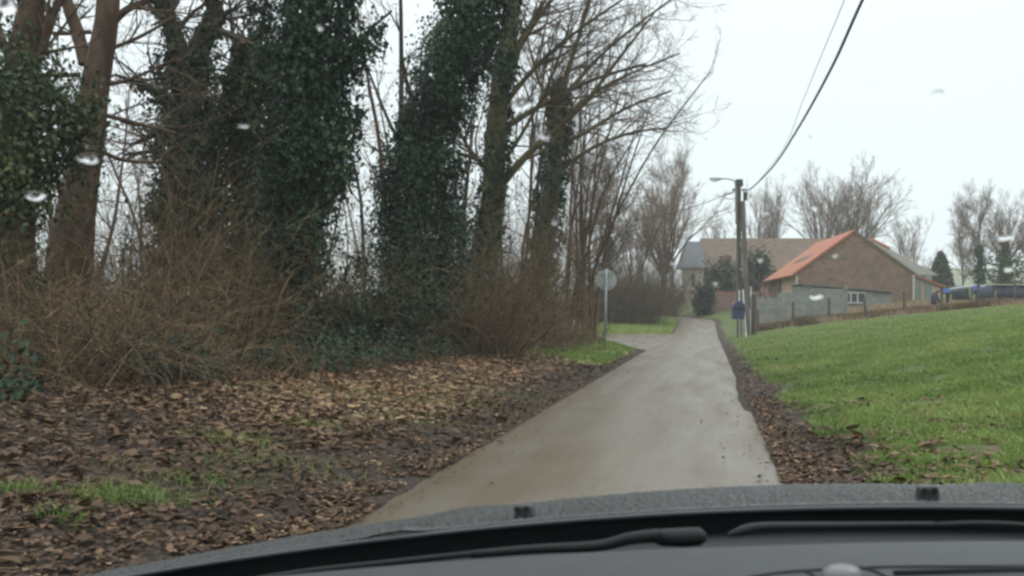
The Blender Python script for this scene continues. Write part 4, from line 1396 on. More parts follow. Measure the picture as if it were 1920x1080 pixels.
lamp = thing('street_lamp', 'grey street lamp reaching left from the top of the utility pole', 'street lamp', ptop + np.array((-0.15, -0.05, -1.2)))
arm = [P(1380, 420, PY - 0.2), P(1379, 360, PY - 0.2), P(1378, 342, PY - 0.2), P(1372, 337, PY - 0.2), P(1360, 335, PY - 0.2), P(1350, 335, PY - 0.2)]
MB().tubes(spline(arm, 20)[None], 0.035, 8, cap=True).build('arm', M['galv'], lamp, smooth=True)
hp = [P(1354, 335, PY - 0.2), P(1349, 335, PY - 0.2), P(1341, 335, PY - 0.2), P(1333, 335, PY - 0.2), P(1330, 335.5, PY - 0.2)]
MB().tubes(np.array(hp)[None], np.array([0.05, 0.09, 0.10, 0.08, 0.03]), 10, cap=True).build('lamp_head', M['lamp_grey'], lamp, smooth=True)
MB().tubes(np.array([P(1346, 338, PY - 0.2), P(1340, 338.6, PY - 0.2), P(1334, 338, PY - 0.2)])[None], np.array([0.05, 0.075, 0.04]), 10, cap=True).build('lamp_glass', M['white'], lamp, smooth=True)

tc_ = ptop + np.array((0.25, -0.1, -0.25))


def sag(a, b_, z, n=60):
    t = np.linspace(0, 1, n)[:, None]
    p = a * (1 - t) + b_ * t
    p[:, 2] -= (4 * z * t * (1 - t))[:, 0]
    return p


# heavy twisted bundle overhead: passes to the next pole behind the car
cable = spline([tc_, (10.55, 43.5, 6.82), (8.92, 33.6, 6.32), (7.73, 26.4, 6.34), (6.86, 21.1, 6.56), (6.3, 17.7, 6.90), (5.2, 11.0, 7.5), (4.0, 3.5, 8.2), (2.6, -5, 9.0)], 420)
dT = np.cumsum(np.r_[0, np.linalg.norm(np.diff(cable, axis=0), axis=1)])
b = MB()
for k in range(3):
    ph_ = dT / 0.42 * 6.283 + k * 2.094
    off = np.stack([np.cos(ph_) * 0.017, 0 * ph_, np.sin(ph_) * 0.017], -1)
    b.tubes((cable + off)[None], 0.017, 6)
tag(b.build('power_cable', M['wire'], smooth=True), 'thick twisted overhead cable running from the pole over the meadow', 'cable')
thin = spline([cable[75] + np.array((0, 0, 0.02)), P(1470, 276, 28.5), P(1505, 190, 22.0), P(1545, 92, 17.5), P(1583, 0, 14.5), P(1640, -160, 10.5), P(1750, -500, 6.0)], 60)
tag(MB().tubes(thin[None], 0.0065, 5).build('service_wire', M['wire']), 'thin single overhead wire beside the thick twisted cable', 'wire')
wl_ = sag(ptop + np.array((-0.2, -0.05, -0.32)), P(1040, 402, 62), 0.9)
tag(MB().tubes(wl_[None], 0.020, 5).build('overhead_wire', M['wire']), 'upper wire running left from the pole into the bare trees', 'wire')
wl_ = sag(ptop + np.array((-0.15, -0.05, -1.3)), P(1080, 425, 75), 0.8)
tag(MB().tubes(wl_[None], 0.012, 5).build('overhead_wire', M['wire']), 'lower fainter wire running left from the pole', 'wire')
lp_ = spline([ptop + np.array((-0.2, -0.1, -0.4)), P(1356, 368, PY), P(1366, 373, PY), P(1379, 372, PY)], 14)
tag(MB().tubes(lp_[None], 0.018, 5).build('cable_loop', M['wire'], smooth=True), 'slack loop of black cable hanging left of the pole top', 'cable')

# blue box, stakes and post by the pole foot
c = on_ground((1384 - 960) / F * 47, 47.0)
bx = thing('letterbox', 'rounded blue box on a thin stem beside the pole foot', 'letterbox', c)
pr = [(math.cos(a) * 0.29, math.sin(a) * 0.29 if a < math.pi + 0.01 else 0) for a in np.linspace(0, math.pi, 12)]
zc = EYE + (HV - 582) / F * 47
poly = [(c[0] + x, 46.8, zc + 0.15 + z) for x, z in pr] + [(c[0] - 0.27, 46.8, zc - 0.42), (c[0] + 0.27, 46.8, zc - 0.42)]
MB().prism(poly, (0, 0.42, 0)).build('body', M['blue'], bx)
MB().box((c[0], 46.78, zc + 0.1), (0.5, 0.03, 0.12)).build('slot_plate', M['dark'], bx)
MB().tubes(np.array([c - UP * 0.2, (c[0], 47, zc - 0.45)]), 0.04, 8).build('stem', M['dark'], bx)
for lab, a_, b_ in (('thin white stake behind the blue box', P(1386, 590, 49.0), P(1386, 544, 49.0)), ('leaning white stake standing against the pole foot', P(1399.5, 630, 47.2), P(1393, 543, 47.2)), ('short white marker stake right of the slanting pole leg', P(1408, 600, 49.5), P(1408, 538, 49.5))):
    g = on_ground(a_[0], a_[1])
    a_[2] = g[2] - 0.1
    tag(MB().tubes(np.array([a_, b_]), 0.03, 8, cap=True).build('marker_stake', M['white']), lab, 'stake', 'white stakes round the pole foot')
c = on_ground((1413 - 960) / F * 48.5, 48.5)
wp = thing('gate_post', 'broad weathered wooden post immediately right of the utility pole', 'post', c)
MB().tubes(np.array([c - UP * 0.2, c + UP * 2.0]), np.array([0.14, 0.12]), 9, cap=True).build('shaft', M['wood_post'], wp)
MB().lathe(c + UP * 2.0, [(0.12, 0), (0.06, 0.04), (0.01, 0.05)], 9).build('cap', M['wood_post'], wp)

# round road sign seen from behind
sg = ground_hit(1134, 656, 10)
SY = sg[1]
ts = thing('road_sign', 'round road sign seen from its grey back on a steel pole at the road corner', 'road sign', sg)
zc = EYE + (HV - 525) / F * SY
MB().tubes(np.array([sg - UP * 0.2, P(1137, 504, SY)]), 0.036, 10, cap=True).build('pole', M['galv'], ts, smooth=True)
sc_ = P(1137, 525, SY)
R_ = 19.5 / F * SY
MB().lathe(sc_ + np.array((0, 0.075, 0)), [(R_ - 0.01, -0.02), (R_, -0.012), (R_, 0.012), (R_ - 0.01, 0.016)], 40, axis=(0.05, -1, 0)).build('disc', M['sign_back'], ts)
for dz in (-0.2, 0.2):
    MB().box(sc_ + np.array((0, 0.03, dz)), (0.42, 0.03, 0.05)).build('bracket', M['galv'], ts)

bl = on_ground((1072 - 960) / F * 61.5, 61.5)
bo = thing('bollard', 'small grey bollard with a white cap on the verge beyond the side road', 'bollard', bl)
MB().lathe(bl - UP * 0.1, [(0.12, 0), (0.11, 0.55), (0.10, 0.62)], 12).build('post', M['galv'], bo, smooth=True)
MB().lathe(bl + UP * 0.52, [(0.2, 0), (0.21, 0.1), (0.15, 0.2), (0.02, 0.24)], 12).build('cap', M['white'], bo, smooth=True)

# things in the farm yard at the far right
def yard(u, v, y):
    return P(u, v, y)


gy = 62.0
pf = thing('garden_frame', 'blue padded metal frame with dark legs in the yard behind the fence', 'frame', on_ground(28.5, gy))
pa, pb = P(1768, 545, gy), P(1846, 537, gy)
MB().tubes(np.array([pa, (pa + pb) / 2 + UP * 0.08, pb])[None], 0.09, 8, cap=True).build('top_bar', M['sign_back'], pf)
for u in (1776, 1834):
    p = pa + (pb - pa) * (u - 1768) / 78
    MB().tubes(np.array([p, on_ground(p[0], gy) - UP * 0.1]), 0.075, 8).build('leg', M['black'], pf)
    MB().tubes(np.array([p + np.array((0, 1.6, -0.1)), on_ground(p[0] + 0.3, gy + 1.6) - UP * 0.1]), 0.06, 8).build('leg', M['black'], pf)
for u, w in ((1773, 0.42), (1830, 0.42)):
    p = pa + (pb - pa) * (u - 1768) / 78
    MB().box(p + np.array((0, -0.06, -0.02)), (w, 0.25, 0.26)).build('padding', M['blue_lt'], pf)
MB().beam(pa + np.array((0.2, 0, -0.22)), pb + np.array((-0.3, 0, -0.24)), 0.05, 0.06).build('rail', M['black'], pf)

sy = 66.0
ts2 = thing('tarpaulin_shelter', 'long low shelter covered in dark blue sheeting with a pale roof edge at far right', 'shelter', on_ground(33, sy))
for xa, xb in ((29.5, 30.7), (31.1, 32.3), (32.5, 37.5), (37.7, 42.0)):
    b = MB()
    g = float(height((xa + xb) / 2, sy, False)) + 0.15
    xs_ = np.linspace(xa, xb, max(6, int((xb - xa) * 6)))
    zt_ = EYE + (HV - 536) / F * sy
    V = []
    for j, z in enumerate((g, (g + zt_) / 2, zt_)):
        V += [(x, sy + 0.07 * math.sin(x * 5.3 + j) * (1 - j / 2), z) for x in xs_]
    nx = len(xs_)
    idx = np.arange(3 * nx).reshape(3, nx)
    b.add(V, np.stack([idx[:-1, :-1], idx[:-1, 1:], idx[1:, 1:], idx[1:, :-1]], -1).reshape(-1, 4))
    o = b.build('sheet', M['navy'], ts2, smooth=True)
    mod = o.modifiers.new('thickness', 'SOLIDIFY'); mod.thickness = 0.02
b = MB()
zt_ = EYE + (HV - 535) / F * sy
slab(b, [(32.3, sy - 0.15, zt_ + 0.08), (42.2, sy - 0.15, zt_ + 0.08), (42.2, sy + 4, zt_ + 0.05), (32.3, sy + 4, zt_ + 0.05)], 0.06)
b.build('roof', M['pale'], ts2)
for x in (29.4, 30.9, 32.4, 37.6, 42.1):
    MB().beam(on_ground(x, sy + 0.1), np.array((x, sy + 0.1, zt_)), 0.1, 0.1, up=(0, 1, 0)).build('post', M['wood_post'], ts2)

c = on_ground((1751 - 960) / F * 60, 60)
bd = thing('tarpaulin_bundle', 'dark upright bundle hanging from the rail beside a fence post', 'bundle', c)
zc = EYE + (HV - 560) / F * 60
MB().lathe((c[0], 60, zc), [(0.05, -0.42), (0.16, -0.36), (0.2, -0.1), (0.19, 0.15), (0.12, 0.34), (0.05, 0.42)], 11).build('body', M['navy'], bd, smooth=True)
MB().beam((c[0] + 0.04, 60, zc + 0.36), (c[0] + 0.34, 60, zc + 0.46), 0.1, 0.12).build('strap', M['dark'], bd)
MB().tubes(np.array([c - UP * 0.1, (c[0], 60.12, zc + 0.4)]), 0.03, 6).build('stake', M['wood_post'], bd)

# ------------------------------------------------------------------ distant trees
def fine(tw, rng, P0, R0, H, rmin, ks, ls, ang):
    """long thin upward sweeping twigs in three orders"""
    p, d, Lc, rc = kids(rng, P0, R0, ks[0], 0.15, 1.0, ang[0], ang[1], 1.0, np.full(len(P0), H * ls[0]), 0.5)
    P1, R1 = grow(rng, p, d, Lc, np.maximum(rc, rmin * 1.8), 6, 0.06, 0.06, 0.7)
    tw.tubes(P1, np.maximum(R1, rmin), 4, rng.random(len(P1)))
    p, d, Lc, rc = kids(rng, P1, R1, ks[1], 0.1, 1.0, ang[0], ang[1], 1.0, np.full(len(P1), H * ls[1]), 0.5)
    P2, R2 = grow(rng, p, d, Lc, np.maximum(rc, rmin), 4, 0.08, 0.06, 0.7)
    tw.tubes(P2, np.maximum(R2, rmin * 0.7), 3, rng.random(len(P2)))
    p, d, Lc, rc = kids(rng, P2, R2, ks[2], 0.1, 1.0, ang[0], ang[1] + 0.2, 1.0, np.full(len(P2), H * ls[2]), 0.5)
    P3, R3 = grow(rng, p, d, Lc, np.full(len(p), rmin * 0.8), 2, 0.08, 0.05, 0.6)
    tw.tubes(P3, np.maximum(R3, rmin * 0.5), 3, rng.random(len(P3)))


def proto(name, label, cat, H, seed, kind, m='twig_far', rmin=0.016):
    """a bare tree standing at the origin, H metres tall"""
    rng = np.random.default_rng(seed)
    t = thing(name, label, cat, (0, 0, 0))
    mb, tw = MB(), MB()
    if kind == 'vase':
        n = 17
        tp = np.array([(0, 0, -0.3), (0.05, 0, H * 0.08), (0, 0.05, H * 0.18)])
        mb.tubes(tp[None], np.array([0.3, 0.26, 0.24]), 9)
        p = np.tile(tp[2], (n, 1)) + rng.normal(0, 0.12, (n, 3)) - np.array((0, 0, 0.2))
        d = np.stack([rng.normal(0, 0.3, n), rng.normal(0, 0.3, n), np.ones(n)], -1)
        P0, R0 = grow(rng, p, d, H * 0.82 * rng.uniform(0.7, 1.0, n), rng.uniform(0.06, 0.11, n), 12, 0.035, 0.03, 0.85)
        mb.tubes(P0, R0, 6)
        fine(tw, rng, P0, R0, H, rmin, (6, 4, 3), (0.22, 0.12, 0.07), (0.3, 0.7))
    elif kind == 'round':
        n = 20
        tp = np.array([(0, 0, -0.3), (0.08, 0, H * 0.16), (0, 0.05, H * 0.30)])
        mb.tubes(tp[None], np.array([0.42, 0.36, 0.34]), 10)
        p = np.tile(tp[2], (n, 1)) + rng.normal(0, 0.1, (n, 3)) - np.array((0, 0, 0.25))
        a = np.arange(n) * 2.4
        sp = rng.uniform(0.1, 1.15, n)
        d = np.stack([np.cos(a) * sp, np.sin(a) * sp, np.ones(n)], -1)
        P0, R0 = grow(rng, p, d, H * 0.66 * (1.1 - 0.2 * sp) * rng.uniform(0.85, 1.03, n), rng.uniform(0.08, 0.13, n), 11, 0.05, 0.05, 0.85)
        mb.tubes(P0, R0, 6)
        fine(tw, rng, P0, R0, H, rmin, (8, 4, 4), (0.24, 0.13, 0.075), (0.3, 0.7))
    else:                                   # spreading
        tp = np.array([(0, 0, -0.3), (0.1, 0, H * 0.16), (0.0, 0.1, H * 0.34), (0.2, 0, H * 0.6), (0.1, 0.1, H * 0.9)])
        sp_ = spline(tp, 16)
        R_t = np.linspace(0.24, 0.04, 16)
        mb.tubes(sp_[None], R_t[None], 9)
        L0 = np.array([H * 0.62])
        p, d, Lc, rc = kids(rng, sp_[None], R_t[None], 20, 0.15, 1.0, 0.3, 0.75, 1.0, L0, 0.6)
        P0, R0 = grow(rng, p, d, Lc, np.minimum(rc, 0.10), 10, 0.07, 0.06, 0.85)
        mb.tubes(P0, R0, 6)
        fine(tw, rng, P0, R0, H, rmin, (9, 5, 4), (0.22, 0.13, 0.075), (0.3, 0.75))
    mb.build('trunk', M['bark'], t, smooth=True)
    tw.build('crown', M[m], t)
    return t


def gz(x, y):
    return (x, y, float(height(x, y, False)) - 0.2)


def pos(u, y):
    return gz((u - 960) / F * y, y)


def scale_for(vt, u, y, H):
    return (EYE + (HV - vt) / F * y - pos(u, y)[2]) / H


TP = {}
for kind, seed in (('vase', 201), ('round', 202), ('spread', 203)):
    TP[kind] = [proto('bare_tree', 'x', 'tree', 14.0, seed, kind), 0]


def far_tree(kind, label, u, y, vt, rz=0.0, wide=1.0, ivy=None, group=None):
    s = scale_for(vt, u, y, 14.0)
    pr_ = TP[kind]
    if pr_[1] == 0:
        o = pr_[0]
        o['label'] = label
        o.location = Vector(pos(u, y))
        o.rotation_euler = (0, 0, rz)
        o.scale = (s * wide, s * wide, s)
        if group:
            o['group'] = group
    else:
        o = dup(pr_[0], label, pos(u, y), rz, (s * wide, s * wide, s), group)
    pr_[1] += 1
    if ivy:
        b_ = MB()
        x, y_, z = pos(u, y)
        hgt, rad = ivy
        r_ = np.random.default_rng(int(u))
        ivy_on(b_, r_, np.array([(x, y_, z + k * hgt / 6) for k in range(7)]), np.linspace(rad, rad * 0.6, 7), 1300, 0.28, 22, 0.25)
        ob = b_.build('ivy', M['ivy'])
        ob.parent = o
        bpy.context.view_layer.update()
        ob.matrix_parent_inverse = o.matrix_world.inverted()
    return o


FB = 'bare trees behind the farm'
far_tree('round', 'rounded bare tree behind the barn, left of the pair', 1543, 118, 322, 0.3, 0.85, group=FB)
far_tree('round', 'widest rounded bare tree, its crown right above the barn apex', 1606, 122, 312, 2.1, 1.0, group=FB)
far_tree('vase', 'slim bare tree immediately right of the utility pole top', 1420, 112, 330, 0.0, 0.62, group=FB)
far_tree('vase', 'tallest slim bare tree between the utility pole and the rounded trees', 1455, 112, 318, 1.9, 0.55, group=FB)
far_tree('vase', 'shorter upright bare tree behind the grey roof right of the barn', 1702, 112, 388, 4.0, 0.8, group=FB)
far_tree('vase', 'faint bare tree low behind the farm roof left of the utility pole', 1355, 125, 390, 2.9, 0.8, group=FB)
far_tree('spread', 'spreading bare tree right of the dark conifer', 1805, 100, 405, 0.5, 0.7, group=FB)
far_tree('spread', 'bare tree with an ivy wrapped trunk above the blue padded frame', 1838, 92, 388, 2.2, 0.75, ivy=(4.5, 0.32), group=FB)
far_tree('round', 'dense bare tree with a dark ivy trunk above the dark shelter', 1884, 90, 372, 1.2, 0.9, ivy=(5.0, 0.42), group=FB)
far_tree('spread', 'bare tree cut off by the right edge of the picture', 1935, 94, 392, 4.4, 0.9, group=FB)
far_tree('vase', 'small thin bare tree between the conifer and the upright tree', 1745, 118, 470, 1.1, 0.9, group=FB)
RB = 'bare trees beyond the side road'
far_tree('spread', 'bare tree with ivy up its trunk, behind the round sign', 1140, 72, 335, 1.0, 0.8, ivy=(6.0, 0.4), group=RB)
far_tree('vase', 'upright bare tree right of the round sign', 1190, 76, 322, 0.6, 0.85, group=RB)
far_tree('round', 'broad bare tree whose twigs end left of the street lamp', 1245, 84, 318, 3.5, 0.85, group=RB)
far_tree('spread', 'bare tree behind the large corner bush, left of the round sign', 1085, 74, 330, 5.0, 0.7, group=RB)
far_tree('spread', 'bare tree nearest the slate roofed house, its twigs crossing the roof', 1262, 98, 330, 2.6, 0.75, group=RB)

cx, cyy, cz = pos(1764, 100)
cn = thing('conifer', 'small dark conical conifer right of the grey roofed outbuilding', 'tree', (cx, cyy, cz))
MB().tubes(np.array([(cx, cyy, cz), (cx, cyy, cz + 4.3)]), np.array([0.15, 0.04]), 7).build('trunk', M['bark'], cn)
r_ = np.random.default_rng(5)
n = 5000
tz = r_.random(n) ** 1.3
rr = (1.35 * (1 - tz) ** 0.7 + 0.12) * np.sqrt(r_.random(n)) * (0.8 + 0.4 * r_.random(n))
aa = r_.uniform(0, 6.283, n)
b = MB()
pp = np.stack([cx + np.cos(aa) * rr, cyy + np.sin(aa) * rr, cz + 0.2 + tz * 4.3], -1)
leaf_cards(b, pp, np.stack([np.cos(aa), np.sin(aa), 0.6 + 0 * aa], -1) + 0.5 * r_.normal(size=(n, 3)), 0.3, r_, r_.random(n), droop=np.array([[0, 0, 1.0]]))
b.build('crown', M['conifer'], cn)

# hedge and shrubs beyond the side road and round the bend
bush('long brown bare hedge on the verge beyond the side road', 1150, 600, 7.0, 5.0, 700, 301, m='twig', r=(0.008, 0.018), lean=0.22, arch=0.02, depth=3.0, yy=70, name='hedge', cat='hedge')
bush('brown bare shrub at the bend, left of the far brick wall', 1228, 590, 4.0, 5.6, 420, 302, m='twig', r=(0.009, 0.02), lean=0.25, arch=0.02, depth=3.0, yy=86)


def leafy_shrub(label, u, y, w, h, n, seed, zoff=0.0, name='shrub', m='ivy'):
    r = np.random.default_rng(seed)
    x, y_, z = pos(u, y)
    t = thing(name, label, 'shrub', (x, y_, z))
    mb = MB()
    k = 9
    p = np.tile([[x, y_, z - 0.1]], (k, 1))
    d = np.stack([r.normal(0, 0.4, k), r.normal(0, 0.4, k), np.ones(k)], -1)
    P0, R0 = grow(r, p, d, np.full(k, h * 0.85), np.full(k, 0.05), 6, 0.1, 0.03)
    mb.tubes(P0, R0, 5)
    mb.build('stems', M['bark'], t)
    mb = MB()
    cl = 16
    cc = np.stack([x + r.normal(0, w * 0.26, cl), y_ + r.normal(0, w * 0.2, cl), z + h * r.uniform(0.12, 0.95, cl)], -1)
    ci = r.integers(0, cl, n)
    off = r.normal(size=(n, 3)) * np.array([[0.13 * w, 0.13 * w, 0.11 * h]])
    pp = cc[ci] + off
    pp[:, 2] = np.maximum(pp[:, 2], z + 0.02)
    leaf_cards(mb, pp, unit(off) + 0.6 * r.normal(size=(n, 3)) + np.array([[0, 0, 0.3]]), r.uniform(0.14, 0.3, n), r, np.clip(r.random(cl)[ci] * 0.7 + r.normal(0, 0.2, n), 0, 1))
    mb.build('leaves', M[m], t)
    return t


leafy_shrub('dark green shrub right of the gate posts at the road bend', 1322, 84.5, 1.9, 2.6, 1500, 311)
leafy_shrub('green shrubs rising behind the red brick garden wall', 1352, 89, 3.2, 4.2, 2200, 312, m='ivy_b')
leafy_shrub('tall dark evergreen right of the utility pole, in front of the long farm building', 1417, 92, 2.6, 4.9, 2600, 313)
leafy_shrub('low dark bush close to the far right edge under the bare trees', 1900, 84, 5.0, 3.4, 2200, 314, m='ivy_b')
leafy_shrub('dark evergreen patch in the hedge beyond the side road', 1165, 71.5, 3.0, 3.0, 1300, 315, m='ivy_b')
# dark tree belt on the skyline at far left
rng = np.random.default_rng(330)
mb = MB()
xb = rng.uniform(-260, 60, 5200); yb = rng.uniform(150, 235, 5200)
zb = np.abs(rng.normal(0, 2.0, 5200)) + 0.5
leaf_cards(mb, np.stack([xb, yb, zb + 0.3], -1), rng.normal(size=(5200, 3)), rng.uniform(1.0, 2.4, 5200), rng, rng.random(5200))
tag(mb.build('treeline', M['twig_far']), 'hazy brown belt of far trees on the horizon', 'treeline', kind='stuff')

# ------------------------------------------------------------------ the car we look out of
ROLL = math.radians(4.7)
_cy, _sy, _cr, _sr = math.cos(YAW), math.sin(YAW), math.cos(ROLL), math.sin(ROLL)
XO = 0.0


def carp(p):
    """car frame (x right, y forward, z up, eye at 0 0 EYE) -> world"""
    p = np.asarray(p, float)
    x, y, z = p[..., 0], p[..., 1], p[..., 2] - EYE
    xr, zr = x * _cr - z * _sr, x * _sr + z * _cr
    return np.stack([xr * _cy + y * _sy, -xr * _sy + y * _cy, zr + EYE], -1)


def car_ray(u, v):
    d = np.array([(u - 960) / F, 1.0, (HV - v) / F])
    x, y, z = d[0] * _cy - d[1] * _sy, d[0] * _sy + d[1] * _cy, d[2]
    return np.array((x * _cr + z * _sr, y, -x * _sr + z * _cr)) / y


def car_at(u, v, y):
    r = car_ray(u, v)
    return np.array((r[0] * y, y, EYE + r[2] * y))


def bonnet_material():
    m = bpy.data.materials.new('wet_bonnet_paint')
    m.use_nodes = True
    n, l = m.node_tree.nodes, m.node_tree.links
    b = n['Principled BSDF']
    tc = n.new('ShaderNodeTexCoord')
    vo = n.new('ShaderNodeTexVoronoi')
    vo.inputs['Scale'].default_value = 210
    l.new(tc.outputs['Object'], vo.inputs['Vector'])
    vo2 = n.new('ShaderNodeTexVoronoi')
    vo2.inputs['Scale'].default_value = 95
    l.new(tc.outputs['Object'], vo2.inputs['Vector'])
    mx = n.new('ShaderNodeMath'); mx.operation = 'MINIMUM'
    l.new(vo.outputs['Distance'], mx.inputs[0]); l.new(vo2.outputs['Distance'], mx.inputs[1])
    rp = n.new('ShaderNodeValToRGB')
    rp.color_ramp.elements[0].position, rp.color_ramp.elements[0].color = 0.12, (1, 1, 1, 1)
    rp.color_ramp.elements[1].position, rp.color_ramp.elements[1].color = 0.42, (0, 0, 0, 1)
    l.new(mx.outputs[0], rp.inputs['Fac'])
    bp = n.new('ShaderNodeBump')
    bp.inputs['Strength'].default_value = 0.6
    bp.inputs['Distance'].default_value = 0.003
    l.new(rp.outputs['Color'], bp.inputs['Height'])
    l.new(bp.outputs[0], b.inputs['Normal'])
    ns = n.new('ShaderNodeTexNoise'); ns.inputs['Scale'].default_value = 3
    l.new(tc.outputs['Object'], ns.inputs['Vector'])
    c = n.new('ShaderNodeValToRGB')
    c.color_ramp.elements[0].color = (0.017, 0.021, 0.023, 1)
    c.color_ramp.elements[1].color = (0.028, 0.033, 0.034, 1)
    l.new(ns.outputs['Fac'], c.inputs['Fac'])
    l.new(c.outputs['Color'], b.inputs['Base Color'])
    b.inputs['Roughness'].default_value = 0.16
    b.inputs['Specular IOR Level'].default_value = 0.35
    b.inputs['Coat Weight'].default_value = 0.15
    b.inputs['Coat Roughness'].default_value = 0.08
    return m


M['bonnet'] = bonnet_material()
M['lip'] = plain('bonnet_edge_paint', (0.03, 0.035, 0.045), 0.35, 0.5, 0.1)  # bluish tint: highlight along the rear edge put into the colour
M['cowl'] = plain('black_cowl_plastic', (0.010, 0.012, 0.013), 0.6, 0.25, 0.15)
M['dash'] = mat('dashboard_vinyl', [(0.4, (0.027, 0.030, 0.032)), (0.6, (0.032, 0.035, 0.037))], 30, 0.6, 0.25, 400, dist=0.001)
M['knob'] = plain('satin_knob', (0.10, 0.105, 0.11), 0.35, 0.5, 0.1)
M['gap'] = plain('seam_dark', (0.008, 0.008, 0.009), 0.7, 0.2)

car = thing('car', 'dark wet car seen from inside: bonnet, wipers and grey dashboard', 'car', carp((0, 1.0, 0.2)))


def yr(x):
    return 1.30 - 0.48 * x ** 2


def hood(x, s):
    return 1.0 - 0.10 * s - 0.052 * s ** 2 - 0.05 * np.clip(np.abs(x) - 0.55, 0, None) ** 2


hxs = np.linspace(-0.86, 0.86, 70)
hss = np.linspace(0, 1.25, 40)
HXg, HSg = np.meshgrid(hxs, hss, indexing='ij')
HYg = yr(HXg) + HSg * (1 - 0.10 * (HXg / 0.86) ** 2)
HZg = hood(HXg, HSg) - 0.35 * np.clip(HSg - 1.0, 0, None) ** 1.5
ridge = 0.006 * np.exp(-((np.abs(HXg) - 0.42 - 0.05 * HSg) / 0.03) ** 2)
idx = np.arange(HXg.size).reshape(HXg.shape)
b = MB()
b.add(carp(np.stack([HXg, HYg, HZg + ridge], -1)).reshape(-1, 3), np.stack([idx[:-1, :-1], idx[1:, :-1], idx[1:, 1:], idx[:-1, 1:]], -1).reshape(-1, 4))
ob = b.build('bonnet', M['bonnet'], car, smooth=True)
mod = ob.modifiers.new('thickness', 'SOLIDIFY'); mod.thickness = 0.004; mod.offset = -1
rb = np.random.default_rng(606)                      # rain standing in beads on the paint
nb = 34000
bx_, bs_ = rb.uniform(-0.82, 0.82, nb), rb.uniform(0.02, 0.98, nb)
by_ = yr(bx_) + bs_ * (1 - 0.10 * (bx_ / 0.86) ** 2)
bz_ = hood(bx_, bs_) + 0.006 * np.exp(-((np.abs(bx_) - 0.42 - 0.05 * bs_) / 0.03) ** 2)
br_ = rb.gamma(2.0, 0.0005, nb) + 0.0009
k7 = np.arange(7) * 6.2832 / 7
dv = [(1.0, -0.02), (0.85, 0.34), (0.45, 0.52)]
V = np.concatenate([np.stack([bx_[:, None] + br_[:, None] * r0_ * np.cos(k7 + 0.3 * j), by_[:, None] + br_[:, None] * r0_ * np.sin(k7 + 0.3 * j), bz_[:, None] + br_[:, None] * h0_ + 0 * k7], -1) for j, (r0_, h0_) in enumerate(dv)], 1)
ix = (np.arange(nb) * 21)[:, None, None] + np.arange(21).reshape(3, 7)[None]
bb = MB()
bb.add(carp(V).reshape(-1, 3), np.stack([ix[:, :-1], np.roll(ix[:, :-1], -1, 2), np.roll(ix[:, 1:], -1, 2), ix[:, 1:]], -1).reshape(-1, 4))
bb.Fs.append(ix[:, 2])
M['bead'] = plain('water_bead', (0.022, 0.026, 0.027), 0.12, 0.35, 0.2)
bd_ = bb.build('water_beads', M['bead'], ob, smooth=True)
bd_['kind'] = 'stuff'
lipx = np.linspace(-0.86, 0.86, 60)
lip = np.stack([lipx, yr(lipx) - 0.002, hood(lipx, 0) - 0.005], -1)
MB().tubes(carp(lip)[None], 0.0035, 8).build('bonnet_edge', M['lip'], ob, smooth=True)
b = MB()                                             # rear upstand of the bonnet down into the wiper well
row = [np.stack([lipx, yr(lipx) + 0.004, hood(lipx, 0) - 0.008], -1), np.stack([lipx, yr(lipx) + 0.012, 0 * lipx + 0.965], -1)]
idx = np.arange(120).reshape(2, 60)
b.add(carp(np.concatenate(row)), np.stack([idx[0, :-1], idx[1, :-1], idx[1, 1:], idx[0, 1:]], -1))
# wiper well and the black band at the foot of the glass
prof = [(1.0, 0.975), (0.80, 0.968), (0.45, 0.972), (0.16, 0.985), (0.0, 0.996)]
rows = []
for f, z in prof:
    yb_ = 0.99 - 0.36 * lipx ** 2
    rows.append(np.stack([lipx, yb_ * (1 - f) + (yr(lipx) + 0.012) * f, 0 * lipx + z - (0.01 if f == 1.0 else 0)], -1))
idx = np.arange(len(prof) * 60).reshape(len(prof), 60)
b.add(carp(np.concatenate(rows)), np.stack([idx[:-1, :-1], idx[1:, :-1], idx[1:, 1:], idx[:-1, 1:]], -1).reshape(-1, 4))
cow = b.build('cowl', M['cowl'], car, smooth=True)

for u, v in ((985, 958), (1738, 922)):              # washer jets
    r = car_ray(u, v + 9)
    yy_ = 1.36 - 0.4 * (r[0] * 1.3) ** 2
    c = np.array((r[0] * yy_, yy_, hood(r[0] * yy_, yy_ - yr(r[0] * yy_))))
    b = MB()
    q8 = np.array([(-1, -1, 0), (1, -1, 0), (1, 1, 0), (-1, 1, 0), (-0.9, -0.9, 1), (0.9, -0.9, 1), (0.7, 0.5, 0.9), (-0.7, 0.5, 0.9)]) * np.array((0.0135, 0.019, 0.0215))
    b.add(carp(q8 + c - np.array((0, 0, 0.002))), [(0, 3, 2, 1), (4, 5, 6, 7), (0, 1, 5, 4), (1, 2, 6, 5), (2, 3, 7, 6), (3, 0, 4, 7)])
    nz = b.build('washer_nozzle', M['dark'], car)
    bv = nz.modifiers.new('soft', 'BEVEL'); bv.width = 0.005; bv.segments = 3
    for s in (-1, 1):
        MB().lathe(carp(c + np.array((s * 0.0065, -0.0195, 0.014))), [(0.0036, -0.001), (0.0036, 0.003)], 10, axis=carp((0, -1, 0.2)) - carp((0, 0, 0))).build('jet', M['gap'], nz)

# wipers
def car_path(pts, y):
    return carp(np.array([car_at(u, v, y + (d[0] if d else 0)) for u, v, *d in pts]))


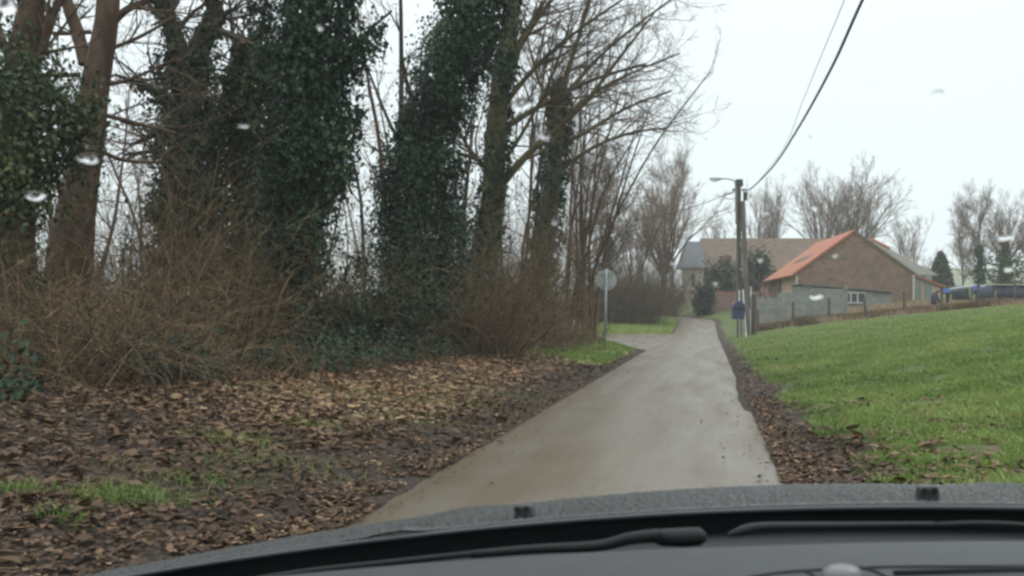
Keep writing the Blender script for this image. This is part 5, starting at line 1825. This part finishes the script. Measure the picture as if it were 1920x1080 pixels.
b = MB().tubes(spline(car_path([(330, 1112), (560, 1074), (720, 1056), (880, 1039)], 1.06), 16)[None], 0.0035, 8, cap=True)
blade1 = b.build('wiper_blade', M['black'], car, smooth=True)
b = MB().tubes(spline(car_path([(880, 1040), (1000, 1030), (1120, 1024), (1180, 1010), (1235, 1004)], 1.08), 16)[None], np.linspace(0.0045, 0.0075, 16)[None], 8, cap=True)
arm1 = b.build('wiper_arm', M['black'], car, smooth=True)
b = MB().tubes(carp(np.array([car_at(1226, 1008, 1.09), car_at(1240, 1008, 1.09), car_at(1280, 1008, 1.09), car_at(1312, 1006, 1.09), car_at(1325, 1008, 1.09)]))[None], np.array([[0.006, 0.0095, 0.0105, 0.010, 0.004]]), 12, cap=True)
b.build('pivot_cap', M['cowl'], arm1, smooth=True)
b = MB().tubes(spline(car_path([(1365, 1003), (1400, 993), (1440, 987), (1600, 985), (1752, 983)], 1.08), 20)[None], np.r_[np.linspace(0.002, 0.0055, 5), np.linspace(0.0055, 0.0025, 15)][None], 8, cap=True)
arm2 = b.build('wiper_arm', plain('wiper_grey', (0.018, 0.02, 0.022), 0.6, 0.25), car, smooth=True)
b = MB().tubes(spline(car_path([(1752, 985), (1820, 982), (1880, 983), (1990, 990)], 1.08), 12)[None], 0.003, 8, cap=True)
b.build('wiper_blade', M['black'], car, smooth=True)

# roof panel over the seats, out of view, added to shade the dashboard
rxs, rys = np.linspace(-0.66, 0.66, 14), np.linspace(0.22, -1.7, 14)
RX, RY = np.meshgrid(rxs, rys, indexing='ij')
RZ = 1.66 + 0.07 * (1 - (RX / 0.66) ** 2) - 0.03 * ((RY + 0.7) / 0.95) ** 2
idx = np.arange(196).reshape(14, 14)
b = MB()
b.add(carp(np.stack([RX, RY, RZ], -1)).reshape(-1, 3), np.stack([idx[:-1, :-1], idx[:-1, 1:], idx[1:, 1:], idx[1:, :-1]], -1).reshape(-1, 4))
o = b.build('roof', M['lip'], car, smooth=True)
mod = o.modifiers.new('thickness', 'SOLIDIFY'); mod.thickness = 0.03
for sx_ in (-1, 1):
    b = MB()
    zz_ = [(0.62, 1.02, 0.84), (0.22, 1.655, 0.70), (-1.7, 1.62, 0.655)]
    b.tubes(spline(carp(np.array([(sx_ * w_, y_, z_) for y_, z_, w_ in zz_])), 20)[None], 0.03, 8, cap=True)
    b.build('pillar', M['lip'], car, smooth=True)
    b = MB().box((0, 0, 0), (0.05, 2.6, 0.55))
    V_ = b.V[0] + np.array((sx_ * 0.86, -0.72, 0.70))
    b.V[0] = carp(V_)
    b.build('door', M['lip'], car)

# dashboard top
dx = np.linspace(-0.78, 0.78, 60)
prof = [(0.006, -0.020), (0.0, 0.0), (-0.02, 0.0025), (-0.06, 0.004), (-0.12, 0.003), (-0.20, -0.003), (-0.30, -0.012), (-0.42, -0.05)]
rows = []
for dy, dz in prof:
    y_ = 0.98 - 0.35 * dx ** 2 + dy
    rows.append(np.stack([dx, y_, 1.023 + dz + 0.006 * np.abs(dx) + 0 * dx], -1))
idx = np.arange(len(prof) * 60).reshape(len(prof), 60)
b = MB()
b.add(carp(np.concatenate(rows)), np.stack([idx[:-1, :-1], idx[:-1, 1:], idx[1:, 1:], idx[1:, :-1]], -1).reshape(-1, 4))
dash = b.build('dashboard', M['dash'], car, smooth=True)


# the sight line meets the dash top from above: walk outward instead
def dash_pt(u, v, lift=0.0):
    r = car_ray(u, v)
    for y_ in np.linspace(0.5, 1.0, 1200):
        x = r[0] * y_
        dyy = y_ - (0.98 - 0.35 * x ** 2)
        zz = 1.023 + 0.006 * abs(x) + np.interp(dyy, [p[0] for p in prof][::-1], [p[1] for p in prof][::-1])
        if EYE + r[2] * y_ <= zz + lift:
            return np.array((x, y_, zz + lift))
    return np.array((r[0] * 0.95, 0.95, 1.02))


for pts, w in (([(1400, 1084), (1470, 1074), (1545, 1069)], 0.0016), ([(1605, 1066), (1660, 1064), (1760, 1063), (1940, 1063)], 0.0016), ([(1505, 1071), (1525, 1079), (1532, 1090)], 0.0016), ([(1610, 1064), (1640, 1072), (1665, 1084)], 0.0016)):
    MB().tubes(spline(carp(np.array([dash_pt(u, v, 0.0002) for u, v in pts])), 14)[None], w, 6, cap=True).build('seam', M['gap'], dash, smooth=True)
MB().tubes(carp(np.array([dash_pt(1675, 1076, 0.0005), dash_pt(1800, 1072, 0.0005), dash_pt(1960, 1068, 0.0005)]))[None], 0.0030, 6, cap=True).build('vent_slot', M['gap'], dash, smooth=True)
kc = dash_pt(1578, 1084, 0.0)
b = MB().lathe(carp(kc + np.array((0, 0, -0.008))), [(0.0165, 0), (0.0165, 0.010), (0.0145, 0.0155), (0.008, 0.018), (0.001, 0.0185)], 24, axis=carp((0, 0, 1.0)) - carp((0, 0, 0)))
b.build('knob', M['knob'], dash, smooth=True)

# thin rain haze over the whole place
hm = bpy.data.materials.new('rain_haze')
hm.use_nodes = True
hn = hm.node_tree.nodes
hn.clear()
ho = hn.new('ShaderNodeOutputMaterial'); hv = hn.new('ShaderNodeVolumePrincipled')
hv.inputs['Color'].default_value = (0.97, 0.985, 0.99, 1)
hv.inputs['Density'].default_value = 0.0008
hm.node_tree.links.new(hv.outputs[0], ho.inputs['Volume'])
hz = MB().box((20, 325, 15), (900, 720, 38)).build('haze', hm)
tag(hz, 'thin pale rain haze filling the air', 'haze', kind='stuff')

# windscreen pane and the raindrops standing on it
m = bpy.data.materials.new('clear_windscreen_glass')
m.use_nodes = True
n_, l_ = m.node_tree.nodes, m.node_tree.links
n_.clear()
o_ = n_.new('ShaderNodeOutputMaterial'); t_ = n_.new('ShaderNodeBsdfTransparent')
t_.inputs['Color'].default_value = (1, 1, 1, 1)
l_.new(t_.outputs[0], o_.inputs['Surface'])
WS = 2.03                                             # plane z = WS - y in the car frame
b = MB()
gx_ = np.linspace(-0.74, 0.74, 13)
gyv = np.linspace(1.01, 0.28, 9)
V = np.array([(x, y_ - 0.0 * x, WS - y_) for x in gx_ for y_ in gyv])
idx = np.arange(13 * 9).reshape(13, 9)
b.add(carp(V), np.stack([idx[:-1, :-1], idx[1:, :-1], idx[1:, 1:], idx[:-1, 1:]], -1).reshape(-1, 4))
b.build('windscreen', m, car)

wm = bpy.data.materials.new('rain_water')
wm.use_nodes = True
wb = wm.node_tree.nodes['Principled BSDF']
wb.inputs['Base Color'].default_value = (1, 1, 1, 1)
wb.inputs['Roughness'].default_value = 0.0
wb.inputs['IOR'].default_value = 1.33
wb.inputs['Transmission Weight'].default_value = 1.0


def raindrop(label, u, v, rx, rz, seed, h=0.5):
    r = np.random.default_rng(seed)
    d = car_ray(u, v)
    y_ = (WS - EYE) / (1 + d[2])
    c = np.array((d[0] * y_, y_, WS - y_))
    nrm = unit(np.array((0, 1.0, 1.0)))
    ax = np.array((1.0, 0, 0))
    ay = np.cross(nrm, ax)
    px = y_ / F * 1.02
    a_, b_ = rx * px * 0.8, rz * px * 0.85
    na, nr = 28, 8
    V, Fc = [], []
    ph1, ph2 = r.uniform(0, 6.28, 2)
    for i in range(nr):
        f = (i + 0.0) / (nr - 1)
        rad = math.cos(f * math.pi / 2)
        hgt = math.sin(f * math.pi / 2)
        for k in range(na):
            t = k / na * 6.2832
            w = 1 + 0.12 * math.sin(2 * t + ph1) + 0.08 * math.sin(3 * t + ph2)
            V.append(c + ax * (a_ * w * rad * math.cos(t)) + ay * (b_ * w * rad * math.sin(t)) + nrm * (0.0004 + h * min(a_, b_) * hgt))
    idx = np.arange(nr * na).reshape(nr, na)
    mbd = MB()
    A_, C_ = idx[:-2], idx[1:-1]
    Fq = np.stack([A_, np.roll(A_, -1, 1), np.roll(C_, -1, 1), C_], -1).reshape(-1, 4)
    mbd.add(carp(np.array(V)), Fq)
    mbd.Fs.append(idx[-2][None])
    mbd.Fs.append(idx[0][::-1][None])
    return tag(mbd.build('raindrop', wm, smooth=False), label, 'raindrop', 'raindrops on the windscreen')


for k, (lab, u, v, rx, rz) in enumerate((
        ('big blurred raindrop in the top left corner against the sky', 14, 12, 24, 22),
        ('pale raindrop with a bright lower rim in front of the bare brown trunk', 165, 298, 26, 15),
        ('raindrop under the ivy clump at the far left edge', 66, 368, 26, 15),
        ('large whitish raindrop over the mossy limbs right of the leaning ivy column', 979, 196, 25, 17),
        ('small raindrop below the large whitish one in the branches', 1021, 256, 13, 9),
        ('raindrop over the rounded tree behind the barn', 1528, 390, 9, 8),
        ('wide raindrop over the top of the grey concrete fence', 1531, 556, 15, 9),
        ('raindrop before the bare trees above the dark shelter', 1885, 446, 15, 9),
        ('raindrop below the bare tree crown near the right edge', 1891, 505, 11, 7),
        ('tiny raindrop among the slim trees right of the pole', 1437, 400, 7, 5),
        ('tiny raindrop left of the pole in front of the farm roof edge', 1427, 488, 7, 5),
        ('tiny raindrop on the farm wall by the green shrubs', 1342, 532, 6, 5),
        ('tiny raindrop in front of the left end of the slate roof', 1261, 494, 5, 5),
        ('tiny raindrop on the brick gable of the barn', 1566, 480, 6, 4),
        ('faint raindrop alone in the pale sky at right', 1758, 176, 14, 7),
        ('tiny raindrop over the top of the corner bush', 1041, 416, 9, 8),
        ('faint raindrop across the bushy ivy mass', 457, 236, 14, 6),
        ('tiny raindrop high on the widest ivy column', 600, 52, 8, 7),
        ('tiny raindrop under the street lamp', 1345, 370, 7, 5))):
    raindrop(lab, u, v, rx, rz, 500 + k)
rr_ = np.random.default_rng(77)
for k in range(16):
    o_ = raindrop('one of the tiny specks of rain scattered over the windscreen', rr_.uniform(30, 1890), rr_.uniform(20, 560), rr_.uniform(2.0, 4.5), rr_.uniform(1.8, 3.5), 700 + k)
    o_['group'] = 'specks of rain on the windscreen'
